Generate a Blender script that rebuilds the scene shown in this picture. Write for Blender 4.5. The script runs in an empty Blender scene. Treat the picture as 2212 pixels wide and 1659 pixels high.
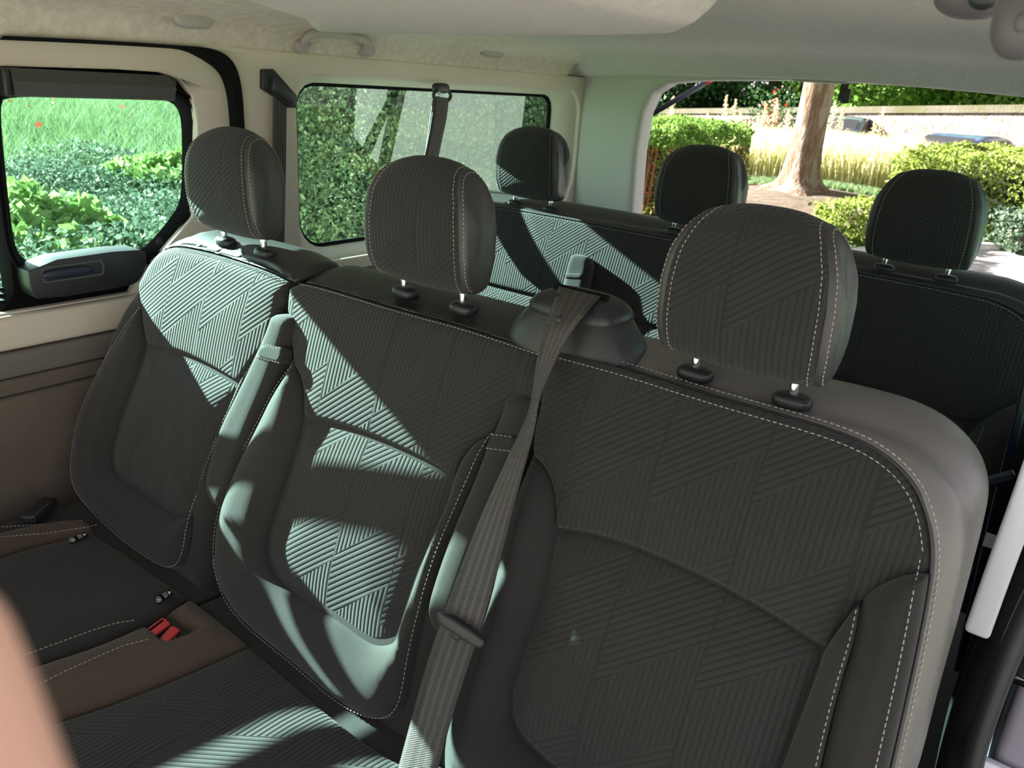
import bpy, bmesh, math, random
import numpy as np
from mathutils import Vector, Matrix
from mathutils.geometry import delaunay_2d_cdt, tessellate_polygon
random.seed(7); rng = np.random.default_rng(7)
scn = bpy.context.scene
col = scn.collection

# ------------------------------------------------------------------ camera
W, H = 2212, 1659
CX, CY = 1106.0, 829.5
CAM = np.array([0.0, 0.0, 1.25])
_a = np.array([2470 - CX, 272 - CY]); _b = np.array([-1370 - CX, 0 - CY])
F = math.sqrt(-(_a @ _b))
_y = np.array([*_a, F]); _y /= np.linalg.norm(_y)
_x = -np.array([*_b, F]); _x /= np.linalg.norm(_x)
_z = np.cross(_x, _y)
if _z[1] > 0: _z = -_z
R = np.array([_x, _y, _z])            # world = R @ cam(x right, y down, z forward)
def ray(p): return R @ np.array([p[0] - CX, p[1] - CY, F])
def at(p, ax, v):
    r = ray(p); return CAM + r * ((v - CAM[ax]) / r[ax])
def at_plane(p, P0, n):
    r = ray(p); return CAM + r * (((np.array(P0) - CAM) @ n) / (r @ n))
cam_d = bpy.data.cameras.new('camera'); cam = bpy.data.objects.new('camera', cam_d); col.objects.link(cam)
Rb = np.array([R[:, 0], -R[:, 1], -R[:, 2]]).T
cam.matrix_world = Matrix([[*Rb[0], CAM[0]], [*Rb[1], CAM[1]], [*Rb[2], CAM[2]], [0, 0, 0, 1]])
cam_d.sensor_width = 36; cam_d.lens = F / W * 36; cam_d.clip_start = 0.01; cam_d.clip_end = 300
cam_d.dof.use_dof = True; cam_d.dof.focus_distance = 1.15; cam_d.dof.aperture_fstop = 12
scn.camera = cam

# ------------------------------------------------------------------ light
SUN = Vector((1.0, 0.08, -0.4)).normalized()
sd = bpy.data.lights.new('sun', 'SUN'); sd.energy = 50; sd.angle = math.radians(0.53); sd.color = (1, 0.955, 0.88)
so = bpy.data.objects.new('sun', sd); col.objects.link(so); so.rotation_euler = SUN.to_track_quat('-Z', 'Y').to_euler()
world = bpy.data.worlds.new('sky'); scn.world = world; world.use_nodes = True
wn = world.node_tree.nodes; wl = world.node_tree.links
sky = wn.new('ShaderNodeTexSky'); sky.sky_type = 'HOSEK_WILKIE'; sky.turbidity = 4.0
sky.sun_direction = -SUN
hs = wn.new('ShaderNodeHueSaturation'); hs.inputs['Saturation'].default_value = 0.22
tn = wn.new('ShaderNodeMix'); tn.data_type = 'RGBA'; tn.blend_type = 'MULTIPLY'; tn.inputs[0].default_value = 1; tn.inputs[7].default_value = (1.04, .97, 1.0, 1)
wl.new(sky.outputs[0], hs.inputs['Color']); wl.new(hs.outputs[0], tn.inputs[6]); wl.new(tn.outputs[2], wn['Background'].inputs[0])
wn['Background'].inputs[1].default_value = 11.5
scn.view_settings.view_transform = 'Standard'; scn.view_settings.look = 'None'
scn.view_settings.gamma = 1; scn.view_settings.use_curve_mapping = False
scn.view_settings.exposure = 0.0
scn.cycles.max_bounces = 10; scn.cycles.transparent_max_bounces = 24; scn.cycles.diffuse_bounces = 6
scn.cycles.use_denoising = True

# ------------------------------------------------------------------ materials
def lin(c):
    return tuple(((v / 255) / 12.92 if v / 255 <= .04045 else ((v / 255 + .055) / 1.055) ** 2.4) for v in c)
class NT:
    def __init__(s, name):
        s.m = bpy.data.materials.new(name); s.m.use_nodes = True
        s.n = s.m.node_tree.nodes; s.l = s.m.node_tree.links; s.b = s.n['Principled BSDF']
    def add(s, t, **k):
        n = s.n.new(t)
        for a, v in k.items(): setattr(n, a, v)
        return n
    def math(s, op, a, b=None, c=None):
        n = s.n.new('ShaderNodeMath'); n.operation = op
        for i, v in enumerate((a, b, c)):
            if v is None: continue
            if isinstance(v, (int, float)): n.inputs[i].default_value = v
            else: s.l.new(v, n.inputs[i])
        return n.outputs[0]
    def noise(s, scale, vec=None, detail=3, rough=.5):
        n = s.add('ShaderNodeTexNoise'); n.inputs['Scale'].default_value = scale; n.inputs['Detail'].default_value = detail
        n.inputs['Roughness'].default_value = rough
        if vec: s.l.new(vec, n.inputs['Vector'])
        return n.outputs['Fac']
    def ramp(s, fac, stops):
        r = s.add('ShaderNodeValToRGB'); s.l.new(fac, r.inputs[0]); e = r.color_ramp.elements
        while len(e) < len(stops): e.new(.5)
        for q, (p, c) in zip(e, stops): q.position = p; q.color = (*c, 1)
        return r.outputs[0]
    def bump(s, h, dist, strength=1, nrm=None):
        b = s.add('ShaderNodeBump'); b.inputs['Distance'].default_value = dist; b.inputs['Strength'].default_value = strength
        s.l.new(h, b.inputs['Height'])
        if nrm: s.l.new(nrm, b.inputs['Normal'])
        s.l.new(b.outputs[0], s.b.inputs['Normal']); return b.outputs[0]
    def setp(s, **k):
        for a, v in k.items():
            s.b.inputs[a.replace('_', ' ')].default_value = (*v, 1) if isinstance(v, tuple) and len(v) == 3 else v
    def obj(s): return s.add('ShaderNodeTexCoord').outputs['Object']
def plain(name, c, rough=.6, metal=0, bump=None, spec=.5, coat=0):
    t = NT(name); t.setp(Base_Color=c, Roughness=rough, Metallic=metal)
    t.b.inputs['Specular IOR Level'].default_value = spec
    if bump: t.bump(t.noise(bump[0], t.obj(), 4), bump[1])
    if coat: t.b.inputs['Coat Weight'].default_value = coat
    return t.m
def varied(name, c1, c2, scale, rough=.8, bump=None, detail=4):
    t = NT(name); co = t.obj()
    t.l.new(t.ramp(t.noise(scale, co, detail), [(.3, c1), (.7, c2)]), t.b.inputs['Base Color']); t.setp(Roughness=rough)
    t.b.inputs['Specular IOR Level'].default_value = .2
    if bump: t.bump(t.noise(bump[0], co, 4), bump[1])
    return t.m
def ribbed_fabric(name, c, pitch=.0072):
    t = NT(name); m = t.math
    uv = t.add('ShaderNodeUVMap', uv_map='flat'); sp = t.add('ShaderNodeSeparateXYZ'); t.l.new(uv.outputs[0], sp.inputs[0])
    u, v = sp.outputs[0], sp.outputs[1]
    cw = .112
    uc = m('DIVIDE', u, cw); ci = m('FLOOR', uc)
    par = m('MODULO', m('ADD', ci, 100.0), 3.0)
    off = m('MULTIPLY', par, .058)
    tt = m('ADD', m('SUBTRACT', v, m('MULTIPLY', u, .86)), off)
    band = m('FRACT', m('ADD', m('DIVIDE', tt, .205), 20.0))
    diag = m('LESS_THAN', band, .47)
    cv = m('DIVIDE', u, pitch); cd = m('DIVIDE', m('MULTIPLY', m('SUBTRACT', v, m('MULTIPLY', u, .78)), .79), pitch)
    cc = m('ADD', m('MULTIPLY', cd, diag), m('MULTIPLY', cv, m('SUBTRACT', 1.0, diag)))
    rib = m('POWER', m('ABSOLUTE', m('SINE', m('MULTIPLY', cc, math.pi))), .6)
    fr = m('FRACT', uc); seam = m('GREATER_THAN', m('ABSOLUTE', m('SUBTRACT', fr, .5)), .488)
    rib = m('MULTIPLY', rib, m('SUBTRACT', 1.0, m('MULTIPLY', seam, .8)))
    wv = t.noise(900, uv.outputs[0], 2)
    h = m('ADD', rib, m('MULTIPLY', wv, .22))
    t.bump(h, .0012, .9)
    colr = t.ramp(m('ADD', m('MULTIPLY', rib, .6), m('MULTIPLY', wv, .4)), [(.0, tuple(x * .45 for x in c)), (.5, c), (1, tuple(x * 1.3 for x in c))])
    t.l.new(colr, t.b.inputs['Base Color']); t.setp(Roughness=.85)
    t.b.inputs['Sheen Weight'].default_value = .14; t.b.inputs['Sheen Roughness'].default_value = .5
    t.b.inputs['Specular IOR Level'].default_value = .25
    return t.m
def cloth(name, c, scale=1200, dist=.0005, sheen=.14):
    t = NT(name); co = t.obj(); n = t.noise(scale, co, 2); big = t.noise(9, co, 3)
    t.bump(n, dist, .7)
    f = t.math('ADD', t.math('MULTIPLY', n, .7), t.math('MULTIPLY', big, .3))
    t.l.new(t.ramp(f, [(.3, tuple(x * .75 for x in c)), (.7, tuple(x * 1.25 for x in c))]), t.b.inputs['Base Color'])
    t.setp(Roughness=.9); t.b.inputs['Sheen Weight'].default_value = sheen; t.b.inputs['Specular IOR Level'].default_value = .2
    return t.m
def leather(name, c, rough=.45):
    t = NT(name); co = t.obj(); v = t.add('ShaderNodeTexVoronoi'); v.inputs['Scale'].default_value = 850; t.l.new(co, v.inputs['Vector'])
    t.bump(v.outputs['Distance'], .0003, .5); t.setp(Base_Color=c, Roughness=rough); t.b.inputs['Specular IOR Level'].default_value = .5
    return t.m
def leafy(name, cs, rough=.5, trans=.35):
    t = NT(name); g = t.add('ShaderNodeNewGeometry')
    n = len(cs); c = t.ramp(g.outputs['Random Per Island'], [(i / (n - 1), q) for i, q in enumerate(cs)])
    t.l.new(c, t.b.inputs['Base Color']); t.setp(Roughness=max(rough, .6)); t.b.inputs['Specular IOR Level'].default_value = .12
    tr = t.add('ShaderNodeBsdfTranslucent'); t.l.new(c, tr.inputs['Color'])
    mx = t.add('ShaderNodeMixShader'); mx.inputs[0].default_value = trans
    t.l.new(t.b.outputs[0], mx.inputs[1]); t.l.new(tr.outputs[0], mx.inputs[2]); t.l.new(mx.outputs[0], t.n['Material Output'].inputs[0])
    return t.m
def glass(name, tint, refl=1.0):
    t = NT(name); tr = t.add('ShaderNodeBsdfTransparent'); tr.inputs[0].default_value = (*tint, 1)
    gl = t.add('ShaderNodeBsdfGlossy'); gl.inputs['Roughness'].default_value = .02
    lw = t.add('ShaderNodeLayerWeight'); f = t.math('ADD', t.math('MULTIPLY', t.math('POWER', lw.outputs['Facing'], 4.0), .5 * refl), .03 * refl)
    mx = t.add('ShaderNodeMixShader'); t.l.new(f, mx.inputs[0]); t.l.new(tr.outputs[0], mx.inputs[1]); t.l.new(gl.outputs[0], mx.inputs[2])
    t.l.new(mx.outputs[0], t.n['Material Output'].inputs[0]); return t.m

FAB = (.024, .0235, .023)
M = dict(
    rib=ribbed_fabric('ribbed_fabric', FAB),
    cloth=cloth('plain_cloth', (.027, .026, .025)),
    suede=cloth('suede_strip', (.080, .058, .042), 700, .0004),
    leather=leather('dark_leather', (.032, .032, .033), .38),
    leather_lit=leather('grey_leather_lit', (.16, .152, .14), .36),  # light from the right door is put into this paler leather colour
    cheek=leather('cheek_leather', (.045, .043, .041), .40),
    thread=plain('thread', (.46, .44, .40), .7),
    black=plain('black_plastic', (.022, .023, .026), .4),
    black_soft=plain('black_rubber', (.006, .006, .0065), .8, spec=.15),
    grey_plastic=plain('dark_grey_plastic', (.07, .07, .068), .5, bump=(500, .0002)),
    cream=plain('cream_trim', (.66, .57, .48), .55, bump=(600, .00015)),
    fleece=varied('beige_fleece', (.62, .53, .46), (.76, .67, .59), 55, .95, (260, .0012)),
    roof=varied('grey_headliner', (.62, .565, .54), (.70, .645, .62), 90, .95, (700, .0008)),
    pillar=plain('grey_green_trim', (.50, .47, .45), .5, bump=(600, .00015)),
    lower=cloth('brown_lower_trim', (.13, .105, .085), 500, .0005, .1),
    lower_edge=plain('brown_grey_plastic', (.16, .14, .125), .55),
    chrome=plain('chrome', (.75, .75, .77), .15, 1),
    silver=plain('silver_paint', (.86, .88, .95), .35),
    paint=plain('grey_purple_paint', (.30, .28, .34), .3, coat=.5),
    red=plain('red_plastic', (.85, .07, .08), .3, coat=.6),
    glass=glass('tinted_glass', (.60, .97, .91)),
    print=plain('white_print', (.75, .78, .8), .8),
    navy=plain('navy_plastic', (.018, .022, .045), .4),
    handle=plain('mauve_grey_plastic', (.40, .36, .34), .45),
    mauve=plain('mauve_plastic', (.11, .10, .105), .5),
    floor=plain('floor_carpet', (.03, .03, .03), .95),
)
def webbing(name, c1, c2):
    t = NT(name); uv = t.add('ShaderNodeUVMap', uv_map='flat'); sp = t.add('ShaderNodeSeparateXYZ'); t.l.new(uv.outputs[0], sp.inputs[0])
    s = t.math('SINE', t.math('MULTIPLY', sp.outputs[0], 31.4)); st = t.math('GREATER_THAN', s, .35)
    t.l.new(t.ramp(st, [(0, c1), (1, c2)]), t.b.inputs['Base Color']); t.setp(Roughness=.42)
    w = t.math('SINE', t.math('MULTIPLY', sp.outputs[1], 2600.0)); t.bump(w, .0005, .6); return t.m
M['web'] = webbing('belt_webbing', (.048, .043, .040), (.085, .077, .072))

# ------------------------------------------------------------------ object helpers
def new_obj(name, me, mat=None, parent=None, smooth=False):
    o = bpy.data.objects.new(name, me); col.objects.link(o)
    if mat: me.materials.append(mat)
    if smooth:
        me.polygons.foreach_set('use_smooth', [True] * len(me.polygons))
    if parent: o.parent = parent
    return o
def mesh(name, vs, fs, mat=None, parent=None, smooth=False, uv=None):
    me = bpy.data.meshes.new(name); me.from_pydata([tuple(map(float, v)) for v in vs], [], [tuple(map(int, f)) for f in fs]); me.update()
    if uv is not None:
        L = me.uv_layers.new(name='flat'); idx = np.zeros(len(me.loops), dtype=np.int32); me.loops.foreach_get('vertex_index', idx)
        L.data.foreach_set('uv', np.asarray(uv, dtype=np.float32)[idx].ravel())
    return new_obj(name, me, mat, parent, smooth)
def thing(name, label, cat, group=None, loc=(0, 0, 0)):
    o = bpy.data.objects.new(name, None); col.objects.link(o); o.location = loc; o.empty_display_size = .05
    return tag(o, label, cat, group)
def tag(o, label, cat, group=None, kind=None):
    o['label'] = label; o['category'] = cat
    if group: o['group'] = group
    if kind: o['kind'] = kind
    return o
def struct(o, label=None):
    o['kind'] = 'structure'
    if label: o['label'] = label
    return o
def bevel(o, w, seg=3):
    m = o.modifiers.new('bevel', 'BEVEL'); m.width = w; m.segments = seg; m.limit_method = 'ANGLE'; m.angle_limit = .6
    o.data.polygons.foreach_set('use_smooth', [True] * len(o.data.polygons)); return o
def recalc(o):
    bm = bmesh.new(); bm.from_mesh(o.data); bmesh.ops.recalc_face_normals(bm, faces=bm.faces); bm.to_mesh(o.data); bm.free(); return o
def box(name, c, s, mat, parent=None, rot=None, bev=.003):
    c = Vector(c); hs = [q / 2 for q in s]; rot = rot or Matrix.Identity(3)
    vs = [c + rot @ Vector((sx * hs[0], sy * hs[1], sz * hs[2])) for sx in (-1, 1) for sy in (-1, 1) for sz in (-1, 1)]
    fs = [(0, 1, 3, 2), (4, 6, 7, 5), (0, 4, 5, 1), (2, 3, 7, 6), (0, 2, 6, 4), (1, 5, 7, 3)]
    o = mesh(name, vs, fs, mat, parent)
    return bevel(o, bev) if bev else o
def tube_geo(pts, r, seg=10, closed=False):
    pts = [Vector(p) for p in pts]; n = len(pts); vs = []; fs = []
    rr = r if hasattr(r, '__len__') else [r] * n
    up = None
    for i, p in enumerate(pts):
        t = (pts[(i + 1) % n] - pts[i - 1]) if (closed or 0 < i < n - 1) else (pts[1] - pts[0] if i == 0 else pts[-1] - pts[-2])
        t.normalize()
        if up is None: up = t.orthogonal().normalized()
        up = (up - t * up.dot(t)).normalized(); sdv = t.cross(up)
        for k in range(seg):
            a = 2 * math.pi * k / seg; vs.append(p + (up * math.cos(a) + sdv * math.sin(a)) * rr[i])
    for i in range(n if closed else n - 1):
        j = (i + 1) % n
        for k in range(seg):
            k2 = (k + 1) % seg; fs.append((i * seg + k, i * seg + k2, j * seg + k2, j * seg + k))
    if not closed: fs.append(tuple(range(seg))[::-1]); fs.append(tuple((n - 1) * seg + k for k in range(seg)))
    return vs, fs
def tube(name, pts, r, mat, parent=None, seg=10, closed=False):
    vs, fs = tube_geo(pts, r, seg, closed); return mesh(name, vs, fs, mat, parent, True)
def resample(poly, step, closed=True, keep=40):
    """resample a 2D/3D polyline at even steps, corners kept"""
    P = [np.array(p, float) for p in poly]; out = []
    n = len(P)
    for i in range(n if closed else n - 1):
        a, b = P[i], P[(i + 1) % n]; L = np.linalg.norm(b - a); k = max(1, int(round(L / step)))
        for j in range(k): out.append(a + (b - a) * j / k)
    if not closed: out.append(P[-1])
    return np.array(out)
def chaikin(poly, it=2, closed=True, sharp=True):
    P = [np.array(p, float) for p in poly]
    for _ in range(it):
        Q = []; n = len(P)
        if not closed: Q.append(P[0])
        for i in range(n if closed else n - 1):
            a, b = P[i], P[(i + 1) % n]
            Q += [a * .75 + b * .25, a * .25 + b * .75]
        if not closed: Q.append(P[-1])
        P = Q
    return P
def round_poly(poly, it=2, ang=50):
    """smooth a traced outline, keeping corners sharper than ang"""
    P = [np.array(p, float) for p in poly]; n = len(P); sharp = []
    for i in range(n):
        a = P[i] - P[i - 1]; b = P[(i + 1) % n] - P[i]
        c = (a @ b) / (np.linalg.norm(a) * np.linalg.norm(b) + 1e-9); sharp.append(math.degrees(math.acos(max(-1, min(1, c)))) > ang)
    cur = [(p, s) for p, s in zip(P, sharp)]
    for _ in range(it):
        Q = []; n = len(cur)
        for i in range(n):
            p, s = cur[i]; pp = cur[i - 1][0]; pn = cur[(i + 1) % n][0]
            if s: Q.append((p, True))
            else:
                Q.append((p * .75 + pp * .25, False)); Q.append((p * .75 + pn * .25, False))
        cur = Q
    return [p for p, s in cur]
def dist_to(pts, loop, closed=True):
    A = np.asarray(loop); B = np.roll(A, -1, 0) if closed else A[1:]
    if not closed: A = A[:-1]
    best = np.full(len(pts), 1e9); D = B - A; L2 = (D ** 2).sum(1) + 1e-12
    for i in range(0, len(pts), 2000):
        p = pts[i:i + 2000, None, :]; t = (((p - A) * D).sum(2) / L2).clip(0, 1)
        q = A + t[..., None] * D; best[i:i + 2000] = np.sqrt(((p - q) ** 2).sum(2)).min(1)
    return best
def inside(pts, loop):
    A = np.asarray(loop); B = np.roll(A, -1, 0); r = np.zeros(len(pts), bool)
    for a, b in zip(A, B):
        c = (a[1] > pts[:, 1]) != (b[1] > pts[:, 1])
        with np.errstate(divide='ignore', invalid='ignore'):
            xx = (b[0] - a[0]) * (pts[:, 1] - a[1]) / (b[1] - a[1] + 1e-15) + a[0]
        r ^= c & (pts[:, 0] < xx)
    return r
class Frame:
    def __init__(s, O, ea, eb, n): s.O, s.ea, s.eb, s.n = [np.array(q, float) for q in (O, ea, eb, n)]; s.n /= np.linalg.norm(s.n)
    def px(s, p, h=0):
        if len(p) == 3: return (p[0], p[1])        # literal plane coordinates are given as (a, b, 0)
        q = at_plane(p, s.O + s.n * h, s.n) - s.O - s.n * h
        G = np.array([s.ea, s.eb]); 
        sol = np.linalg.lstsq(G.T, q, rcond=None)[0]; return (sol[0], sol[1])
    def pos(s, ab, h): return s.O + np.outer(ab[:, 0], s.ea) + np.outer(ab[:, 1], s.eb) + np.outer(h, s.n)
def quarter(d, r):
    q = np.clip(1 - d / r, 0, 1); return -r * (1 - np.sqrt(np.clip(1 - q * q, 0, 1)))
def panel(name, fr, poly, mat, parent, h0=0.0, bulge=0.0, Rb=.06, er=.006, skirt=.02, sdir=None, grid=.009, outer=None, Ro=.045, hfun=None, smooth=2, back=False, ang=50, sprof=None, rings=(.0008, .0025, .005, .009, .014, .020)):
    loop = round_poly(poly, smooth, ang) if smooth else poly
    # uniform resample of the smoothed loop keeping corners
    loop = resample(loop, .007); 
    keep = [0]
    for i in range(1, len(loop)):
        if np.linalg.norm(loop[i] - loop[keep[-1]]) > .0025: keep.append(i)
    loop = loop[keep]
    area = 0.5 * np.sum(loop[:, 0] * np.roll(loop[:, 1], -1) - np.roll(loop[:, 0], -1) * loop[:, 1])
    if area < 0: loop = loop[::-1]
    nb = len(loop)
    tn = np.roll(loop, -1, 0) - np.roll(loop, 1, 0); tn /= np.linalg.norm(tn, axis=1)[:, None] + 1e-12
    nin = np.stack([-tn[:, 1], tn[:, 0]], 1)
    pts = []; es = max(er / .006, 1)
    for o in rings:
        q = loop + nin * o * es; d = dist_to(q, loop); ok = inside(q, loop) & (d > o * es * .9)
        pts.append(q[ok])
    lo, hi = loop.min(0), loop.max(0)
    gx, gy = np.meshgrid(np.arange(lo[0], hi[0], grid), np.arange(lo[1], hi[1], grid)); g = np.stack([gx.ravel(), gy.ravel()], 1)
    g = g[inside(g, loop)]; g = g[dist_to(g, loop) > rings[-1] * es + grid * .5]; pts.append(g)
    allp = np.vstack([loop] + pts)
    res = delaunay_2d_cdt([Vector(p) for p in allp], [], [list(range(nb))], 1, 1e-7)
    V = np.array([tuple(v) for v in res[0]]); faces = [tuple(f) for f in res[2]]
    d = dist_to(V, loop)
    h = np.full(len(V), float(h0)) + bulge * (1 - (1 - np.clip(d / Rb, 0, 1)) ** 2.2) + quarter(d, er)
    if hfun is not None: h = h + hfun(V[:, 0], V[:, 1])
    if outer is not None: h = h + quarter(dist_to(V, outer), Ro)
    P = fr.pos(V, h); vs = [tuple(p) for p in P]; uv = [tuple(p) for p in V]
    # boundary loop -> skirt
    ec = {}
    for f in faces:
        for i in range(len(f)):
            a, b = f[i], f[(i + 1) % len(f)]; k = (min(a, b), max(a, b)); ec.setdefault(k, []).append((a, b))
    bd = [v[0] for v in ec.values() if len(v) == 1]; m = {}
    sv = np.array(sdir if sdir is not None else -fr.n, float) * skirt
    on = {}
    for a, b in bd:
        e = V[b] - V[a]; nn = np.array([e[1], -e[0]]) / (np.linalg.norm(e) + 1e-9)
        for q in (a, b): on[q] = on.get(q, 0) + nn
    prev = {q: q for q in on}
    for fd, fb in (sprof or [(1, 0)]):
        m = {}
        for q in on:
            n2 = on[q] / (np.linalg.norm(on[q]) + 1e-9); k = max(0.0, n2[1])
            m[q] = len(vs); vs.append(tuple(P[q] + sv * fd + (fr.ea * n2[0] + fr.eb * n2[1]) * fb * k)); uv.append((uv[q][0], uv[q][1] + skirt * fd))
        for a, b in bd: faces.append((prev[b], prev[a], m[a], m[b]))
        prev = m
    if back:
        c = len(vs); vs.append(tuple(np.mean([vs[i] for i in m.values()], 0))); uv.append((0, 0))
        for a, b in bd: faces.append((m[b], m[a], c))
    o = mesh(name, vs, faces, mat, parent, True, uv); recalc(o)
    return o, loop
def stitches(name, pts, nrm, parent, r=.00055, dash=.0045, gap=.0022, mat=None):
    """a row of thread dashes following a 3D polyline"""
    pts = np.array(pts); seg = np.linalg.norm(np.diff(pts, axis=0), axis=1); cum = np.concatenate([[0], np.cumsum(seg)])
    def P(s): return np.array([np.interp(s, cum, pts[:, k]) for k in range(3)])
    vs, fs = [], []; s = 0
    nrm = np.array(nrm, float); nrm /= np.linalg.norm(nrm)
    while s + dash < cum[-1]:
        q = [P(s) - nrm * .0004, P(s + dash * .3) + nrm * .0006, P(s + dash * .7) + nrm * .0006, P(s + dash) - nrm * .0004]
        v, f = tube_geo(q, [r * .6, r, r, r * .6], 5); b = len(vs); vs += v; fs += [tuple(i + b for i in ff) for ff in f]; s += dash + gap
    return mesh(name, vs, fs, mat or M['thread'], parent, True)
def project_on(o, fr, line, lift=.001):
    """lay a 2D line (plane coordinates) on the surface of a built panel"""
    me = o.data; n = len(me.vertices); co = np.zeros(n * 3); me.vertices.foreach_get('co', co); co = co.reshape(-1, 3)
    G = np.array([fr.ea, fr.eb]); rel = co - fr.O; hh = rel @ fr.n
    # exact a,b by least squares after removing height
    ab = np.linalg.lstsq(G.T, (rel - np.outer(hh, fr.n)).T, rcond=None)[0].T
    out = []
    for p in line:
        d = ((ab - p) ** 2).sum(1); near = np.where(d < .012 ** 2)[0]
        if len(near) == 0: near = [int(d.argmin())]
        near = np.array(near); top = hh[near].max(); near = near[hh[near] > top - .006]
        w = 1 / (d[near] + 1e-6); out.append((hh[near] * w).sum() / w.sum())
    hv = np.array(out); k = min(9, len(hv) // 2 * 2 - 1)
    if k >= 3: hv = np.convolve(np.pad(hv, k // 2, mode='edge'), np.ones(k) / k, 'valid')
    return [fr.O + fr.ea * p[0] + fr.eb * p[1] + fr.n * (q + lift) for p, q in zip(line, hv)]
def superbox(name, c, rx, ry, rz, mat, parent=None, e=4.0, seg=28, rings=16, rot=None, fn=None):
    vs, fs = [], []
    sp = lambda v, p: math.copysign(abs(v) ** p, v)
    for i in range(rings + 1):
        ph = -math.pi / 2 + math.pi * i / rings
        for k in range(seg):
            th = 2 * math.pi * k / seg; p = 2 / e
            v = Vector((rx * sp(math.cos(ph), p) * sp(math.cos(th), p), ry * sp(math.cos(ph), p) * sp(math.sin(th), p), rz * sp(math.sin(ph), p)))
            if fn: v = fn(v)
            if rot: v = rot @ v
            vs.append(v + Vector(c))
    for i in range(rings):
        for k in range(seg):
            k2 = (k + 1) % seg; fs.append((i * seg + k, i * seg + k2, (i + 1) * seg + k2, (i + 1) * seg + k))
    o = mesh(name, vs, fs, mat, parent, True)
    bm = bmesh.new(); bm.from_mesh(o.data); bmesh.ops.remove_doubles(bm, verts=bm.verts, dist=1e-6); bmesh.ops.recalc_face_normals(bm, faces=bm.faces); bm.to_mesh(o.data); bm.free()
    return o
def plate(name, outer, holes, x0, x1, mat, parent=None, bev=.0):
    """plate in the (y, z) plane between x0 (inner face) and x1, with holes"""
    loops = [[Vector((p[0], p[1], 0)) for p in L] for L in [outer] + holes]
    tris = tessellate_polygon(loops); flat = [p for L in loops for p in L]; n = len(flat)
    vs = [(x0, p.x, p.y) for p in flat] + [(x1, p.x, p.y) for p in flat]
    fs = [tuple(t) for t in tris] + [tuple(i + n for i in t[::-1]) for t in tris]
    b = 0
    for L in loops:
        k = len(L)
        for i in range(k): fs.append((b + i, b + (i + 1) % k, n + b + (i + 1) % k, n + b + i))
        b += k
    return recalc(mesh(name, vs, fs, mat, parent))
def ring_loft(name, loops, mat, parent=None, closed=True, cap=False):
    n = len(loops[0]); vs = [p for L in loops for p in L]; fs = []
    for i in range(len(loops) - 1):
        for k in range(n if closed else n - 1):
            k2 = (k + 1) % n; fs.append((i * n + k, i * n + k2, (i + 1) * n + k2, (i + 1) * n + k))
    if cap: fs.append(tuple(range(n))[::-1]); fs.append(tuple((len(loops) - 1) * n + k for k in range(n)))
    return recalc(mesh(name, vs, fs, mat, parent, True))
def wall_px(pts, x):                       # traced points carried to the wall plane x -> (y, z)
    return [tuple(at(p, 0, x)[1:]) for p in pts]
def nring(poly, n=96):
    """closed 2D outline resampled to exactly n points by arc length"""
    P = np.array(poly + [poly[0]], float); s = np.concatenate([[0], np.cumsum(np.linalg.norm(np.diff(P, axis=0), axis=1))])
    t = np.linspace(0, s[-1], n, endpoint=False); return [(np.interp(q, s, P[:, 0]), np.interp(q, s, P[:, 1])) for q in t]

def sst(a, b, x): t = np.clip((x - a) / (b - a), 0, 1); return t * t * (3 - 2 * t)
def inset(poly, d):
    P = np.array(poly); n = len(P); t = np.roll(P, -1, 0) - np.roll(P, 1, 0); t /= np.linalg.norm(t, axis=1)[:, None] + 1e-9
    area = np.sum(P[:, 0] * np.roll(P[:, 1], -1) - np.roll(P[:, 0], -1) * P[:, 1])
    nn = np.stack([-t[:, 1], t[:, 0]], 1) * (1 if area > 0 else -1); return [tuple(q) for q in (P + nn * d)]

# ================================================================== VAN SHELL
XW = -1.62
# --- rear quarter wall (cream) with the opening of window 2
D_Y = 2.52
w2_open = round_poly(wall_px([(655, 176), (900, 181), (1100, 192), (1205, 200), (1240, 215), (1252, 250), (1250, 330), (1235, 385), (1205, 440), (1150, 492), (1100, 510)], XW), 2, 200)[0:0] or None
def rrect(y0, y1, z0, z1, r, n=6):
    out = []
    for cy_, cz_, a0 in ((y1 - r[0], z1 - r[0], 0), (y0 + r[1], z1 - r[1], 90), (y0 + r[2], z0 + r[2], 180), (y1 - r[3], z0 + r[3], 270)):
        rr = r[len(out) // (n + 1)]
        for k in range(n + 1):
            a = math.radians(a0 + 90 * k / n); out.append((cy_ + rr * math.cos(a), cz_ + rr * math.sin(a)))
    return out
w2_in = rrect(1.285, 2.540, .772, 1.234, (.08, .06, .08, .20))
w2_gl = rrect(1.34, 2.475, .792, 1.214, (.05, .06, .08, .17))
seal_px = [(0, 79), (200, 88), (380, 99), (440, 106), (478, 122), (500, 150), (512, 200), (517, 290)]
seal = wall_px(seal_px, XW)
ys, zs = seal[-1]
seal += [(ys + .005, .95), (ys + .0, .60), (ys - .03, .30), (ys - .08, .05)]
door_out = [(-.30, seal[0][1] - .0)] + seal + [(-.30, .05)]
wr = [(s[0] + .0, s[1]) for s in seal[5:]]
ceil_z = 1.283
outer = [(s[0], s[1]) for s in seal[3:]] + [(1.0, .0), (2.558, 0.0), (2.558, 1.281), (seal[3][0], 1.281)]
w = plate('wall_left', outer, [w2_in], XW, XW - .05, M['cream']); struct(w, 'cream side wall of the van behind the sliding door'); bevel(w, .006, 3)
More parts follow.
